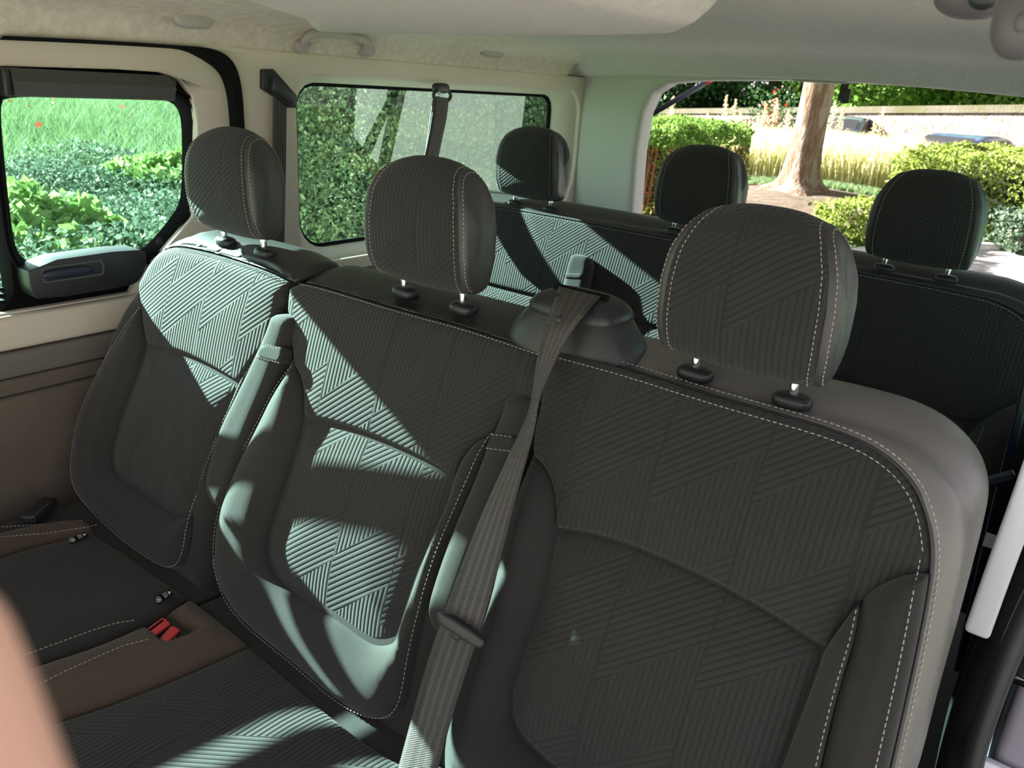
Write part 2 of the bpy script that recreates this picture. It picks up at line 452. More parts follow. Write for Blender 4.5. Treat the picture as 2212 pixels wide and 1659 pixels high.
# reveal of window 2
N = 120
def ringx(poly, x): return [(x, p[0], p[1]) for p in nring(poly, N)]
mid = [((a[0] * .35 + b[0] * .65), (a[1] * .35 + b[1] * .65)) for a, b in zip(nring(w2_gl, N), nring(w2_in, N))]
rv = ring_loft('trim_1', [[(XW - .014, p[0], p[1]) for p in inset(nring(w2_in, N), -.004)], [(XW - .015, p[0], p[1]) for p in inset(nring(w2_in, N), .0005)], [(XW - .03, p[0], p[1]) for p in mid], ringx(w2_gl, XW - .075), ringx(w2_gl, XW - .09)], M['cream']); struct(rv, 'cream reveal around the rear side window')
g2 = nring(w2_gl, N)
gk = ring_loft('trim_2', [[(XW - .082, *p) for p in inset(g2, -.002)], [(XW - .082, *p) for p in inset(g2, .009)], [(XW - .095, *p) for p in inset(g2, .009)]], M['black_soft']); struct(gk, 'black rubber edge of the rear side window')
def pane(name, poly, x, label):
    vs = [(x, *p) for p in poly] + [(x - .005, *p) for p in poly]; n = len(poly)
    o = mesh(name, vs, [tuple(range(n))[::-1]], M['glass']); return struct(o, label)
pane('window_2', inset(g2, -.004), XW - .088, 'tinted rear side window pane')

# --- sliding door panel (cream) with window 1
w1_px = [(-400, 118), (0, 143), (250, 150), (345, 156), (390, 172), (418, 208), (428, 265), (428, 400), (418, 470), (340, 560), (300, 600)]
blk_out = wall_px(w1_px, XW)
zb = blk_out[-1][1]
blk_out = [(-.25, blk_out[0][1])] + blk_out[1:] + [(blk_out[-1][0] - .02, .775), (-.25, .775)]
blk_out[0] = (-.25, blk_out[1][1])
door = plate('door_1', [(s[0] - .018, s[1] - (.003 if i < 3 else .008)) if i < 7 else (s[0] - .018, s[1]) for i, s in enumerate(seal)] + [(-.30, .05), (-.30, seal[0][1] - .012)], [blk_out], XW - .002, XW - .05, M['cream']); struct(door, 'cream inner panel of the left sliding door'); bevel(door, .008, 3)
# soft rolled cream border round the black frame
bo = nring(blk_out, 160)
# black seal between door and body
sl = [(XW + .004, a, b) for a, b in resample(chaikin(seal, 2, False), .012, False)]
tk = [float(.30 + .70 * sst(seal[2][0], seal[4][0], p[1])) for p in sl]
st = ring_loft('trim_3', [[(p[0] + .006, p[1], p[2]) for p in sl], [(p[0] + .004 + .010 * k, p[1] - .012 * k, p[2] - .010 * k) for p, k in zip(sl, tk)], [(p[0] + .004, p[1] - .022 * k, p[2] - .018 * k) for p, k in zip(sl, tk)], [(p[0] - .03, p[1] - .024 * k, p[2] - .02 * k) for p, k in zip(sl, tk)]], M['black_soft'], closed=False); struct(st, 'black rubber seal along the edge of the left sliding door')
st2 = ring_loft('trim_4', [[(p[0] - .02, p[1] + .010 * k, p[2] + .006 * k) for p, k in zip(sl, tk)], [(p[0] + .006, p[1] + .008 * k, p[2] + .005 * k) for p, k in zip(sl, tk)], [(p[0] + .006, p[1], p[2]) for p in sl]], M['black_soft'], closed=False); struct(st2, 'outer lip of the black door seal')
o = box('trim_17', (XW - .03, .05, 1.290), (.04, 2.1, .07), M['cream'], bev=.004); struct(o, 'body header above the left sliding door')
# black window frame with two panes
fz0, fz1 = .800, blk_out[1][1]
p_rear = [(-0.0, 0)]
glr = wall_px([(8, 208), (200, 212), (345, 214), (375, 222), (390, 245), (394, 300), (393, 430), (370, 470), (318, 532), (290, 540), (90, 566), (55, 563), (38, 545), (25, 500), (4, 300), (0, 230)], XW - .045)
glr = nring([tuple(p) for p in round_poly(glr, 2, 200)], 90)
zt, zbm = max(p[1] for p in glr), min(p[1] for p in glr)
glf = rrect(-.22, min(p[0] for p in glr) - .032, zbm - .075, zt, (.04, .04, .04, .04))
fr1 = plate('window_1', inset(nring([tuple(p) for p in blk_out], 120), -.014), [inset(glr, -.013), inset(nring(glf, 60), -.010)], XW - .018, XW - .042, M['black_soft']); struct(fr1, 'black window frame of the left sliding door'); bevel(fr1, .004, 2)
for nm_, gg, dd in (('pane_rubber', glr, .013), ('pane_rubber', nring(glf, 60), .010)):
    ring_loft(nm_, [[(XW - .018, *p) for p in inset(gg, -dd - .001)], [(XW - .024, *p) for p in inset(gg, -dd * .6)], [(XW - .046, *p) for p in gg]], M['black_soft'], fr1)
for k, (off, xx) in enumerate(((-.016, XW - .014), (-.026, XW - .012))):
    L = inset(glr, off)
    tube('frame_ridge', [(xx, *p) for p in L], .0022, M['black_soft'], fr1, 6, True)
gl1 = pane('window_pane', inset(glr, -.004), XW - .045, None); gl1.parent = fr1; del gl1['kind']; 
gl1b = pane('window_pane', inset(nring(glf, 60), -.004), XW - .050, None); gl1b.parent = fr1; del gl1b['kind']
# blind cassette
def wbox(name, p0, p1, x_in, th, mat, parent=None, bev=.004, cut=None):
    a, b = at(p0, 0, x_in), at(p1, 0, x_in); y0, y1 = sorted((a[1], b[1])); z0, z1 = sorted((a[2], b[2]))
    return box(name, (x_in - th / 2, (y0 + y1) / 2, (z0 + z1) / 2), (th, y1 - y0, z1 - z0), mat, parent, bev=bev)
bc = thing('window_blind', 'dark grey roller blind cassette along the top of the left door window', 'window blind')
za, zb_ = at((200, 150), 0, XW)[2], at((200, 212), 0, XW)[2]
y0, y1 = at((24, 180), 0, XW + .01)[1], at((366, 180), 0, XW + .01)[1]
za -= .004
prof = [(XW - .012, za), (XW + .010, za), (XW + .034, (za + zb_) / 2 + .002), (XW + .026, zb_ + .002), (XW + .020, zb_), (XW - .012, zb_)]
o = ring_loft('cassette', [[(p[0], y, p[1]) for p in prof] for y in (y0, y0 + .004, (y0 + y1) / 2, y1 - .004, y1)], M['grey_plastic'], bc, cap=True); o.data.polygons.foreach_set('use_smooth', [False] * len(o.data.polygons))
box('end_bracket', (XW + .003, y1 + .006, za - .012), (.03, .012, .014), M['black'], bc, bev=.003)
box('end_bracket', (XW + .003, y0 - .008, (za + zb_) / 2), (.03, .014, za - zb_), M['black'], bc, bev=.004)
# channel slats left of the cassette
for k in range(4):
    zz = zb_ + .008 + k * (za - zb_ - .01) / 3.6
    box('guide_slat', (XW - .01, y0 - .12, zz), (.012, .19, .007), M['grey_plastic'], bc, bev=.002)
fb = thing('window_blind', 'added dark blind, out of view over the front door pane, keeping sun off the nearest seat', 'window blind')  # added out of view to block the sun from the nearest seat
box('sun_block_cloth', (XW - .008, .32, 1.055), (.003, .52, .25), M['grey_plastic'], fb, bev=0)
box('sun_block_rail', (XW - .008, .32, .932), (.010, .52, .014), M['black'], fb, bev=.003)
# window latch handle
lh = thing('window_latch', 'black latch housing with a finger pull below the left door window', 'window latch')
c0, c1 = at((62, 600), 0, XW + .03), at((305, 600), 0, XW + .03)
cz = at((90, 590), 0, XW + .03)[2]
ztop, zbot = at((80, 567), 0, XW + .03)[2], at((90, 648), 0, XW + .03)[2]
housing_poly = [(c0[1], ztop), (c1[1] + .0, ztop + .004), (c1[1] + .02, ztop - .012), (c1[1] - .0, zbot + .01), (c1[1] - .03, zbot), (c0[1] + .012, zbot), (c0[1], zbot + .015)]
h = plate('housing', [tuple(p) for p in round_poly(housing_poly, 1, 200)], [], XW + .032, XW - .03, M['black'], lh); bevel(h, .006, 3)
gy0, gy1 = at((88, 588), 0, XW + .034)[1], at((225, 580), 0, XW + .034)[1]; gz = at((150, 587), 0, XW + .034)[2]
pl_ = plate('recess_bezel', [tuple(p) for p in nring(rrect(gy0, gy1, gz - .016, gz + .016, (.008,) * 4), 40)], [[tuple(p) for p in nring(rrect(gy0 + .004, gy1 - .004, gz - .012, gz + .012, (.006,) * 4), 40)]], XW + .035, XW + .030, M['grey_plastic'], lh)
superbox('finger_pull', (XW + .038, gy0 + (gy1 - gy0) * .40, gz), .007, (gy1 - gy0) * .40, .009, M['navy'], lh, e=3)
# cream ledge + lower panels
def ledge(name, z0, z1, x_in, mat, label, y0=-.3, y1=None, bev=.01):
    y1 = y1 if y1 is not None else ys - .03
    o = box(name, ((x_in + XW - .04) / 2, (y0 + y1) / 2, (z0 + z1) / 2), (x_in - XW + .04, y1 - y0, z1 - z0), mat, bev=bev); return struct(o, label)
zA, zB, zC, zD = .772, .705, .655, .61
ledge('trim_5', zB, zA, XW + .016, M['cream'], 'cream ledge under the left door window')
ledge('trim_6', zC - .0, zB - .002, XW + .026, M['lower_edge'], 'brown grey plastic strip under the cream ledge', bev=.006)
ledge('trim_7', .62, zC - .003, XW + .022, M['lower'], 'upper band of the brown lower side trim', bev=.004)
ledge('trim_8', .06, .617, XW + .028, M['lower'], 'brown cloth lower panel of the left sliding door', bev=.006)
ledge('trim_9', .06, .74, XW + .022, M['lower'], 'dark lower side trim beside the rear bench', y0=ys + .03, y1=2.5, bev=.01)
# rail strips below window frame, left
for k in range(3):
    zz = at((20, 620 + k * 14), 0, XW - .005)[2]
    o = box('trim_%d' % (10 + k), (XW - .004, .25, zz), (.022, 1.1 * .62, .006), M['black_soft'], bev=.002); struct(o, 'black ridge below the left door window frame')

# --- ceiling as a shaped headliner
bulge_poly = [(-.82, -.6), (-.85, .56), (-1.06, .82), (-1.38, 1.10), (-1.2, 1.12), (-.80, 1.05), (-.55, .99), (-.42, .92), (-.34, .80), (-.34, .6), (-.36, -.6)]
gx = np.concatenate([np.linspace(-1.66, -1.2, 40), np.linspace(-1.19, .10, 100)]); gy = np.linspace(-1.0, 2.60, 260)
X, Y = np.meshgrid(gx, gy, indexing='ij'); XY = np.stack([X.ravel(), Y.ravel()], 1)
base = 1.375 - .030 * (np.abs(XY[:, 0] + .8) / .85) ** 2
side = sst(-1.62, -1.66, XY[:, 0]) * (base - 1.272)
z_ = base - side
q = np.clip((XY[:, 1] - 2.22) / .30, 0, 1)
lipz = 1.283 + .03 * (1 - ((XY[:, 0] + .8) / .8) ** 2).clip(0, 1)
z_ = z_ * (1 - q ** 3) + np.minimum(z_, lipz) * q ** 3
ins = inside(XY, bulge_poly); dB = dist_to(XY, np.array(bulge_poly)); sgn = np.where(ins, dB, -dB)
bl = sst(-.015, .05, sgn); z_ = z_ * (1 - bl) + np.minimum(z_, 1.312) * bl
nx, ny = X.shape; vs = [(a, b, c) for (a, b), c in zip(XY, z_)] ; fs = []
for i in range(nx - 1):
    for j in range(ny - 1):
        a = i * ny + j; fs.append((a, a + 1, a + ny + 1, a + ny))
n0 = len(vs); vs += [(a, b, 1.45) for (a, b) in ((-1.66, -1.0), (.10, -1.0), (.10, 2.60), (-1.66, 2.60))]
fs.append((n0, n0 + 1, n0 + 2, n0 + 3))
e0 = [j for j in range(ny)]; e1 = [(nx - 1) * ny + j for j in range(ny)]; e2 = [i * ny for i in range(nx)]; e3 = [i * ny + ny - 1 for i in range(nx)]
fs += [tuple(e0 + [n0 + 3, n0]), tuple(e1 + [n0 + 2, n0 + 1]), tuple(e2 + [n0 + 1, n0]), tuple(e3 + [n0 + 2, n0 + 3])]
cl = mesh('ceiling', vs, fs, M['roof'], None, True); recalc(cl); struct(cl, 'grey headliner of the van with a lowered duct section')
# beige fleece cove strip along the left side
cy = np.linspace(-.9, 2.44, 90); prof = [(XW - .010, 1.268), (XW - .002, 1.284), (XW + .012, 1.306), (XW + .032, 1.323), (XW + .065, 1.336), (XW + .13, 1.346), (XW + .22, 1.356), (XW + .30, 1.368)]
cv = ring_loft('trim_13', [[(px_ - (px_ - XW - .09) * .6 * float(sst(1.5, 2.3, y)) * (k > 3), y, pz + (0 if y > seal[3][0] + .03 or k > 2 else -.006 * (2 - k))) for k, (px_, pz) in enumerate(prof)] for y in cy], M['fleece'], closed=False); struct(cv, 'beige fleece headliner strip above the left windows')
# rear pillar and header
pil = Frame((0, D_Y + .04, 0), (1, 0, 0), (0, 0, 1), (0, -1, 0))
op = [(-1.66, 0.0), (-1.66, 1.32), (.10, 1.32), (.10, 0.0), (-.02, 0.0), (-.02, 1.22), (-.08, 1.295), (-.40, 1.312), (-.85, 1.312), (-1.20, 1.292), (-1.30, 1.278), (-1.352, 1.245), (-1.378, 1.18), (-1.385, 1.05), (-1.37, .75), (-1.33, .35), (-1.28, 0.0)]
o, _ = panel('wall_back', pil, op, M['pillar'], None, skirt=.06, er=.018, smooth=0, hfun=lambda a, b: .012 * sst(-1.42, -1.66, a), grid=.03); struct(o, 'grey green rear pillar and header around the open tailgate')
# floor
o = box('floor', (-.78, .8, -.03), (1.76, 3.5, .06), M['floor'], bev=0); struct(o)
# right side: pillar, seals, sill
wrp = plate('wall_right', [(1.12, 0.0), (2.55, 0.0), (2.55, 1.33), (1.12, 1.33)], [rrect(1.32, 2.42, .80, 1.22, (.06,) * 4)], .045, .10, M['black_soft']); struct(wrp, 'dark side wall behind the open right door')
pane('window_3', rrect(1.30, 2.44, .78, 1.24, (.06,) * 4), .075, 'tinted side window behind the right door')

# ================================================================== SEATS
K = .36
SF = Frame((0, .8, .95), (1, 0, 0), (0, K, 1), (0, -1, K))
def s2(pts, fr=SF, h=0): return [fr.px(p, h) for p in pts]
def on_surface(o, line2d, lift=.001): return project_on(o, SF, line2d, lift)

def headrest(parent, cx, y0, zc=1.058, fr_y=0):
    """fabric wrapped head restraint with leather cheeks, centre at (cx, y0, zc)"""
    prof = [(-.022, -.092), (-.040, -.078), (-.050, -.045), (-.053, 0), (-.050, .04), (-.040, .07), (-.020, .087), (.004, .090), (.016, .078), (.025, .05), (.028, .01), (.026, -.04), (.021, -.075), (.010, -.092)]
    P = [np.array(p) for p in prof]
    for _ in range(2):
        Q = []
        for i in range(len(P)):
            a, b = P[i], P[(i + 1) % len(P)]; Q += [a * .75 + b * .25, a * .25 + b * .75]
        P = Q
    n = len(P); cum = [0]
    for i in range(1, n): cum.append(cum[-1] + np.linalg.norm(P[i] - P[i - 1]))
    zz = np.array([-.095, -.08, -.05, 0, .04, .07, .092]); ww = np.array([.084, .086, .088, .087, .082, .071, .057])
    def X(p): return np.interp(p[1], zz, ww)
    hr = thing('headrest', '', ''); del hr['label'], hr['category']; hr.parent = parent; hr.location = (cx, y0, zc)
    vs, fs, uv = [], [], []
    S = np.linspace(-1, 1, 25)
    for s in S:
        for i, p in enumerate(P):
            x = s * X(p); k = 1 - .085 * abs(s) ** 3 - (.02 * max(0, (abs(s) - .93) / .07) ** 2)
            vs.append((x, p[0] * k, p[1] * (1 - .11 * abs(s) ** 2.6) if p[1] > 0 else p[1] * (1 - .05 * abs(s) ** 3))); uv.append((x + cx + .3, cum[i] + .1))
    for a in range(len(S) - 1):
        for i in range(n):
            j = (i + 1) % n; fs.append((a * n + i, a * n + j, (a + 1) * n + j, (a + 1) * n + i))
    o = mesh('fabric_cover', vs, fs, M['rib'], hr, True, uv); recalc(o)
    for sgn in (-1, 1):
        ring = [np.array(vs[(0 if sgn < 0 else len(S) - 1) * n + i]) for i in range(n)]; c = np.mean(ring, 0)
        L = [[tuple(c + (q - c) * k + np.array([sgn * b, 0, 0])) for q in ring] for k, b in ((.975, -.004), (1.0, .0), (1.0, .003), (.97, .007), (.90, .0105), (.78, .0135), (.6, .015), (.4, .016), (.2, .0165), (.001, .0165))]
        sp = ring_loft('side_panel', L, M['cheek'], hr); sp['label'] = 'smooth leather cheek of the headrest'
        for k, b, nm in ((.965, -.0045, 0), (.955, .009, 1)):
            if nm == 0: pts = [np.array(vs[(1 if sgn < 0 else len(S) - 2) * n + i]) for i in range(n)]; pts = [p * 1.0005 for p in pts]
            else: pts = [c + (q - c) * .955 + np.array([sgn * .0078, 0, 0]) for q in ring]
            i0 = int(n * .02); sel = pts[-i0:] + pts[:]
            stitches('stitching', [p for p in sel[:int(n * .75)]], (sgn * .5, -.8, 0), hr, .0005, .004, .002)
    for sx in (-.058, .058):
        tube('post', [(sx, .0, -.06), (sx, .002, -.10), (sx, .006, -.135)], .0055, M['chrome'], hr, 12)
    return hr
def sleeves(parent, cx, y0, z0):
    for k, sx in enumerate((-.058, .058)):
        superbox('post_sleeve', (cx + sx, y0, z0 + .004), .022, .015, .010, M['black'], parent, e=2.6)
        if k: box('release_button', (cx + sx + .014, y0 - .004, z0 + .006), (.012, .016, .008), M['black'], parent, bev=.003)

GRP = 'second row seats of the van'
# ---------- outlines on the seat plane
s1_out = s2([(616, 606), (560, 568), (480, 545), (400, 524), (362, 519), (330, 532), (305, 565), (285, 605), (245, 652), (200, 760), (160, 860), (126, 960), (120, 1030), (138, 1090), (212, 1150), (300, 1214), (371, 1268), (425, 1302), (432, 1250), (440, 1180), (462, 1080), (500, 960), (545, 850), (590, 740), (604, 690)])
s1_up = s2([(346, 530), (316, 552), (290, 608), (299, 660), (302, 697), (309, 740), (347, 747), (405, 767), (460, 796), (509, 826), (541, 777), (573, 740), (590, 678), (606, 640), (608, 606), (568, 583), (494, 558), (420, 537), (371, 528)])
s1_lo = s2([(309, 742), (347, 749), (405, 769), (460, 798), (509, 828), (494, 868), (461, 940), (436, 1004), (421, 1053), (406, 1110), (388, 1120), (366, 1112), (306, 1070), (247, 1031), (232, 1000), (236, 959), (258, 885), (288, 811)])
s1_st = [(299, 660), (247, 737), (198, 826), (163, 915), (151, 999), (156, 1048), (172, 1080), (217, 1128), (277, 1182), (336, 1221), (366, 1233), (390, 1222), (405, 1172), (408, 1098), (430, 1024), (474, 925), (514, 846), (541, 777)]
s1_U = s2(s1_st + [(509, 826), (494, 866), (461, 940), (436, 1004), (421, 1053), (406, 1112), (388, 1122), (366, 1114), (306, 1072), (247, 1033), (231, 1001), (235, 959), (257, 885), (287, 811), (309, 740), (302, 697)])
s2_out = s2([(612, 612), (640, 600), (700, 612), (800, 640), (1000, 696), (1168, 748), (1165, 860), (1130, 930), (1095, 1010), (1040, 1150), (990, 1290), (930, 1450), (905, 1600), (880, 1640), (846, 1632), (760, 1580), (640, 1480), (540, 1392), (470, 1330), (438, 1275), (424, 1215), (436, 1180), (456, 1160), (470, 1080), (500, 980), (560, 860), (612, 740), (604, 680)])
s2_up = s2([(616, 616), (609, 632), (606, 665), (622, 694), (624, 740), (628, 786), (642, 812), (650, 850), (649, 899), (711, 911), (782, 933), (854, 964), (927, 1000), (974, 1032), (994, 986), (1023, 950), (1062, 936), (1090, 880), (1166, 860), (1168, 762), (1091, 738), (975, 700), (879, 675), (782, 647), (686, 618), (637, 607)])
s2_lo = s2([(649, 901), (711, 913), (782, 935), (854, 966), (927, 1002), (974, 1034), (961, 1082), (928, 1154), (894, 1241), (864, 1333), (848, 1384), (822, 1397), (787, 1392), (710, 1333), (637, 1290), (586, 1246), (569, 1203), (571, 1159), (590, 1101), (619, 1010), (641, 938)])
s2_st = [(628, 786), (589, 841), (556, 909), (517, 986), (483, 1063), (464, 1130), (459, 1203), (469, 1261), (493, 1314), (531, 1357), (585, 1402), (650, 1455), (730, 1525), (790, 1555), (830, 1560), (858, 1545), (875, 1505), (888, 1420), (917, 1299), (946, 1203), (985, 1111), (1023, 1024), (1052, 957), (1066, 938)]
s2_U = s2(s2_st + [(1023, 950), (994, 986), (975, 1032), (962, 1082), (929, 1154), (895, 1241), (865, 1333), (849, 1386), (822, 1399), (786, 1394), (709, 1335), (636, 1292), (585, 1248), (568, 1203), (570, 1159), (589, 1101), (618, 1010), (641, 938), (649, 899), (650, 850), (642, 812)])
s3_right_out = [(1900, 935), (1980, 975), (2040, 1030), (2075, 1085), (2090, 1150), (2080, 1230), (2050, 1350), (2010, 1500), (1965, 1659), (1930, 1800)]
s3_out = s2([(1172, 752), (1240, 764), (1370, 795), (1500, 828), (1640, 868), (1780, 900)] + s3_right_out + [(1800, 1950), (1500, 1900), (1200, 1850), (880, 1760), (900, 1640), (940, 1450), (1000, 1290), (1045, 1150), (1098, 1010), (1135, 930), (1168, 865)])
pipe3 = [(1172, 752), (1230, 766), (1360, 801), (1500, 846), (1640, 887), (1800, 932), (1900, 977), (1970, 1042), (2003, 1120), (2012, 1200), (2000, 1290), (1970, 1440), (1920, 1659), (1890, 1780)]
s3_lea = s2([(1172, 751), (1240, 764), (1370, 795), (1500, 828), (1640, 868), (1780, 900)] + s3_right_out + pipe3[::-1])
s3_up = s2(pipe3[:10] + [(2006, 1238), (1985, 1240), (1940, 1245), (1882, 1275), (1857, 1300), (1780, 1400), (1680, 1335), (1560, 1265), (1400, 1190), (1280, 1150), (1200, 1140), (1195, 1060), (1172, 1005), (1148, 985), (1150, 930), (1168, 865)])
s3_lo = s2([(1200, 1142), (1280, 1152), (1400, 1192), (1560, 1267), (1680, 1337), (1780, 1402), (1768, 1440), (1738, 1520), (1700, 1620), (1660, 1730), (1560, 1800), (1350, 1760), (1230, 1700), (1130, 1612), (1100, 1570), (1093, 1520), (1112, 1430), (1150, 1330), (1180, 1230), (1196, 1120)])
s3_bi = s2([(1780, 1402), (1857, 1300), (1845, 1380), (1810, 1490), (1775, 1640), (1745, 1780), (1660, 1800), (1662, 1730), (1702, 1620), (1740, 1520), (1770, 1440)])
s3_bo = s2([(1857, 1300), (1882, 1275), (1940, 1245), (1985, 1240), (2006, 1240), (2000, 1290), (1970, 1440), (1920, 1659), (1885, 1790), (1748, 1780), (1778, 1640), (1812, 1490), (1847, 1380)])
s3_bl = s2([(1148, 985), (1172, 1005), (1195, 1060), (1196, 1120), (1180, 1230), (1150, 1330), (1112, 1430), (1093, 1520), (1100, 1570), (1130, 1612), (1230, 1702), (1350, 1762), (1330, 1830), (1150, 1790), (960, 1690), (955, 1600), (985, 1500), (1020, 1400), (1060, 1280), (1090, 1130), (1120, 1050)])

def shell(parent, out, er=.04, depth=.095, name='backrest', h0=-.010):
    return panel(name, SF, out, M['cloth'], parent, h0=h0, er=er, skirt=depth, sdir=(0, 1, -.12), back=True, grid=.014)
def seam_tube(o, line, parent, r=.0022, mat=None, lift=.0, name='piping'):
    pts = on_surface(o, resample(chaikin(line, 2, False), .008, False), lift); return tube(name, pts, r, mat or M['leather'], parent, 6)
def row_stitch(o, line, parent, lift=.0008, loop=None, **k):
    P = resample(chaikin(line, 2, False), .006, False)
    if loop is not None:
        t = np.gradient(P, axis=0); t /= np.linalg.norm(t, axis=1)[:, None] + 1e-9; nn = np.stack([-t[:, 1], t[:, 0]], 1)
        a_, b_ = inside(P + nn * .005, loop).sum(), inside(P - nn * .005, loop).sum(); P = P + nn * (.0045 if a_ > b_ else -.0045)
    pts = on_surface(o, P, lift); return stitches('stitching', pts, SF.n, parent, **k)

# ----- left seat
A = thing('bench_seat', 'left seat of the second row, beside the sliding door window, most of it sunlit', 'car seat', GRP)
b1, l1 = shell(A, s1_out)
u1, _ = panel('upper_panel', SF, s1_up, M['rib'], b1, bulge=.006, Rb=.12, er=.007, h0=-.004, outer=l1, Ro=.03); u1['label'] = 'ribbed fabric upper panel'
c1_, _ = panel('lower_panel', SF, s1_lo, M['rib'], b1, bulge=.014, Rb=.10, er=.007, h0=-.012); c1_['label'] = 'ribbed fabric centre panel'
v1, lv1 = panel('side_bolster', SF, s1_U, M['cloth'], b1, bulge=.016, Rb=.045, er=.008, h0=-.004)
row_stitch(v1, s2(s1_st), b1, loop=lv1)
row_stitch(u1, s2([(615, 612), (568, 588), (494, 562), (420, 541), (371, 532)]), b1, mat=M['cloth'])
# leather top strip
t1 = s2([(330, 532), (362, 518), (400, 523), (480, 544), (560, 567), (616, 600), (614, 606), (568, 581), (494, 556), (420, 535), (371, 526), (345, 531)])
# ----- centre seat
B = thing('bench_seat', 'middle seat of the second row, crossed by diagonal sun and shade', 'car seat', GRP)
b2, l2 = shell(B, s2_out)
u2, _ = panel('upper_panel', SF, s2_up, M['rib'], b2, bulge=.006, Rb=.12, er=.007, h0=-.004, outer=l2, Ro=.022)
c2_, _ = panel('lower_panel', SF, s2_lo, M['rib'], b2, bulge=.014, Rb=.10, er=.007, h0=-.012)
v2, lv2 = panel('side_bolster', SF, s2_U, M['cloth'], b2, bulge=.022, Rb=.05, er=.008, h0=-.004)
row_stitch(v2, s2(s2_st), b2, loop=lv2)
row_stitch(u2, s2([(640, 611), (686, 622), (782, 651), (879, 680), (975, 705), (1091, 742), (1160, 766)]), b2)
row_stitch(b2, s2([(637, 601), (686, 613), (782, 642), (879, 671), (975, 695), (1091, 734), (1168, 756)]), b2, lift=.003)
# ----- right seat
Cc = thing('bench_seat', 'nearest seat of the second row, with a thick grey leather edge on its right', 'car seat', GRP)
b3, l3 = shell(Cc, s3_out, er=.05, depth=.10)
u3, _ = panel('upper_panel', SF, s3_up, M['rib'], b3, bulge=.012, Rb=.10, er=.005, h0=-.002)
c3_, _ = panel('lower_panel', SF, s3_lo, M['rib'], b3, bulge=.022, Rb=.10, er=.007, h0=-.010)
i3, _ = panel('side_bolster', SF, s3_bi, M['cloth'], b3, bulge=.006, Rb=.04, er=.006, h0=-.006, hfun=lambda a, b: .03 * sst(-.14, -.075, a))
o3, _ = panel('side_bolster', SF, s3_bo, M['cloth'], b3, bulge=.018, Rb=.05, er=.008, h0=.0, hfun=lambda a, b: .012 * sst(-.10, -.06, a) * sst(-.02, -.10, b))
w3, _ = panel('side_bolster', SF, s3_bl, M['cloth'], b3, bulge=.040, Rb=.06, er=.01, h0=-.004)
le3, _ = panel('leather_edge', SF, s3_lea, M['leather_lit'], b3, bulge=.0, er=.005, h0=.002, outer=l3, Ro=.040, skirt=.105, sdir=(0, 1, 0), sprof=[(.08, .006), (.2, .012), (.4, .018), (.65, .019), (.85, .014), (.95, .004), (1, -.012)]); le3['label'] = 'smooth grey leather edge, coloured brighter for the light of the right door'
seam_tube(le3, s2([(p[0] + (2 if i < 6 else 5), p[1] - (2 if i < 6 else 0)) for i, p in enumerate(pipe3)]), b3, .0024)
def shift(line, d):
    P = np.array(line, float); t = np.gradient(P, axis=0); t /= np.linalg.norm(t, axis=1)[:, None]; return P + np.stack([-t[:, 1], t[:, 0]], 1) * d
p3 = s2(pipe3)
row_stitch(le3, shift(p3, .0075), b3, mat=M['thread'])
row_stitch(u3, shift(p3, -.007)[:10], b3)
row_stitch(o3, shift(p3, -.009)[9:], b3)
row_stitch(i3, s2([(1855, 1312), (1842, 1380), (1807, 1490), (1772, 1640), (1745, 1760)]), b3)
# leather tops
lt1, _ = panel('leather_top', SF, t1, M['leather'], b1, er=.004, h0=.0, outer=l1, Ro=.030, skirt=.105, sdir=(0, 1, -.0), sprof=[(.08, .006), (.2, .012), (.4, .018), (.65, .019), (.85, .014), (.95, .004), (1, -.012)])
t2 = s2([(612, 612), (640, 600), (700, 612), (800, 640), (1000, 696), (1170, 746), (1172, 760), (1091, 736), (975, 698), (879, 673), (782, 645), (686, 616), (637, 604), (616, 616)])
lt2, _ = panel('leather_top', SF, t2, M['leather'], b2, er=.004, h0=.0, outer=l2, Ro=.030, skirt=.105, sdir=(0, 1, -.0), sprof=[(.08, .006), (.2, .012), (.4, .018), (.65, .019), (.85, .014), (.95, .004), (1, -.012)])
HRY = .838
for S_, cx in ((A, -1.218), (B, -.762), (Cc, -.285)):
    headrest(S_, cx, HRY); sleeves(S_, cx, HRY + .004, .938)
# belt dome between middle and right seat
DC = Vector((-.518, .858, 0))
def dome(parent):
    L = []; 
    for zz, rx, ry, dx in ((.90, .100, .060, 0), (.925, .100, .058, 0), (.940, .096, .056, 0), (.950, .090, .053, 0), (.958, .084, .051, 0), (.966, .078, .048, 0), (.974, .072, .045, 0), (.978, .068, .043, 0)):
        L.append([(DC.x + rx * math.copysign(abs(math.cos(a)) ** .75, math.cos(a)), DC.y + ry * math.copysign(abs(math.sin(a)) ** .75, math.sin(a)), zz) for a in [2 * math.pi * k / 40 for k in range(40)]])
    d = ring_loft('belt_turret', L, M['leather'], parent, cap=True); d['label'] = 'leather covered turret the seat belt comes out of'
    def f(v): v = v.copy(); k = 1 - .22 * max(0, v.z / .022); v.x *= k; v.y *= k; return v
    superbox('plastic_cap', (DC.x, DC.y, .982), .068, .046, .021, M['black'], parent, e=3.2, fn=f)
    box('belt_slot', (DC.x, DC.y - .004, 1.003), (.080, .012, .006), M['black_soft'], parent, bev=.002)
    box('slot_guide', (DC.x + .002, DC.y - .006, 1.000), (.060, .010, .007), M['black'], parent, bev=.003)
dome(Cc)
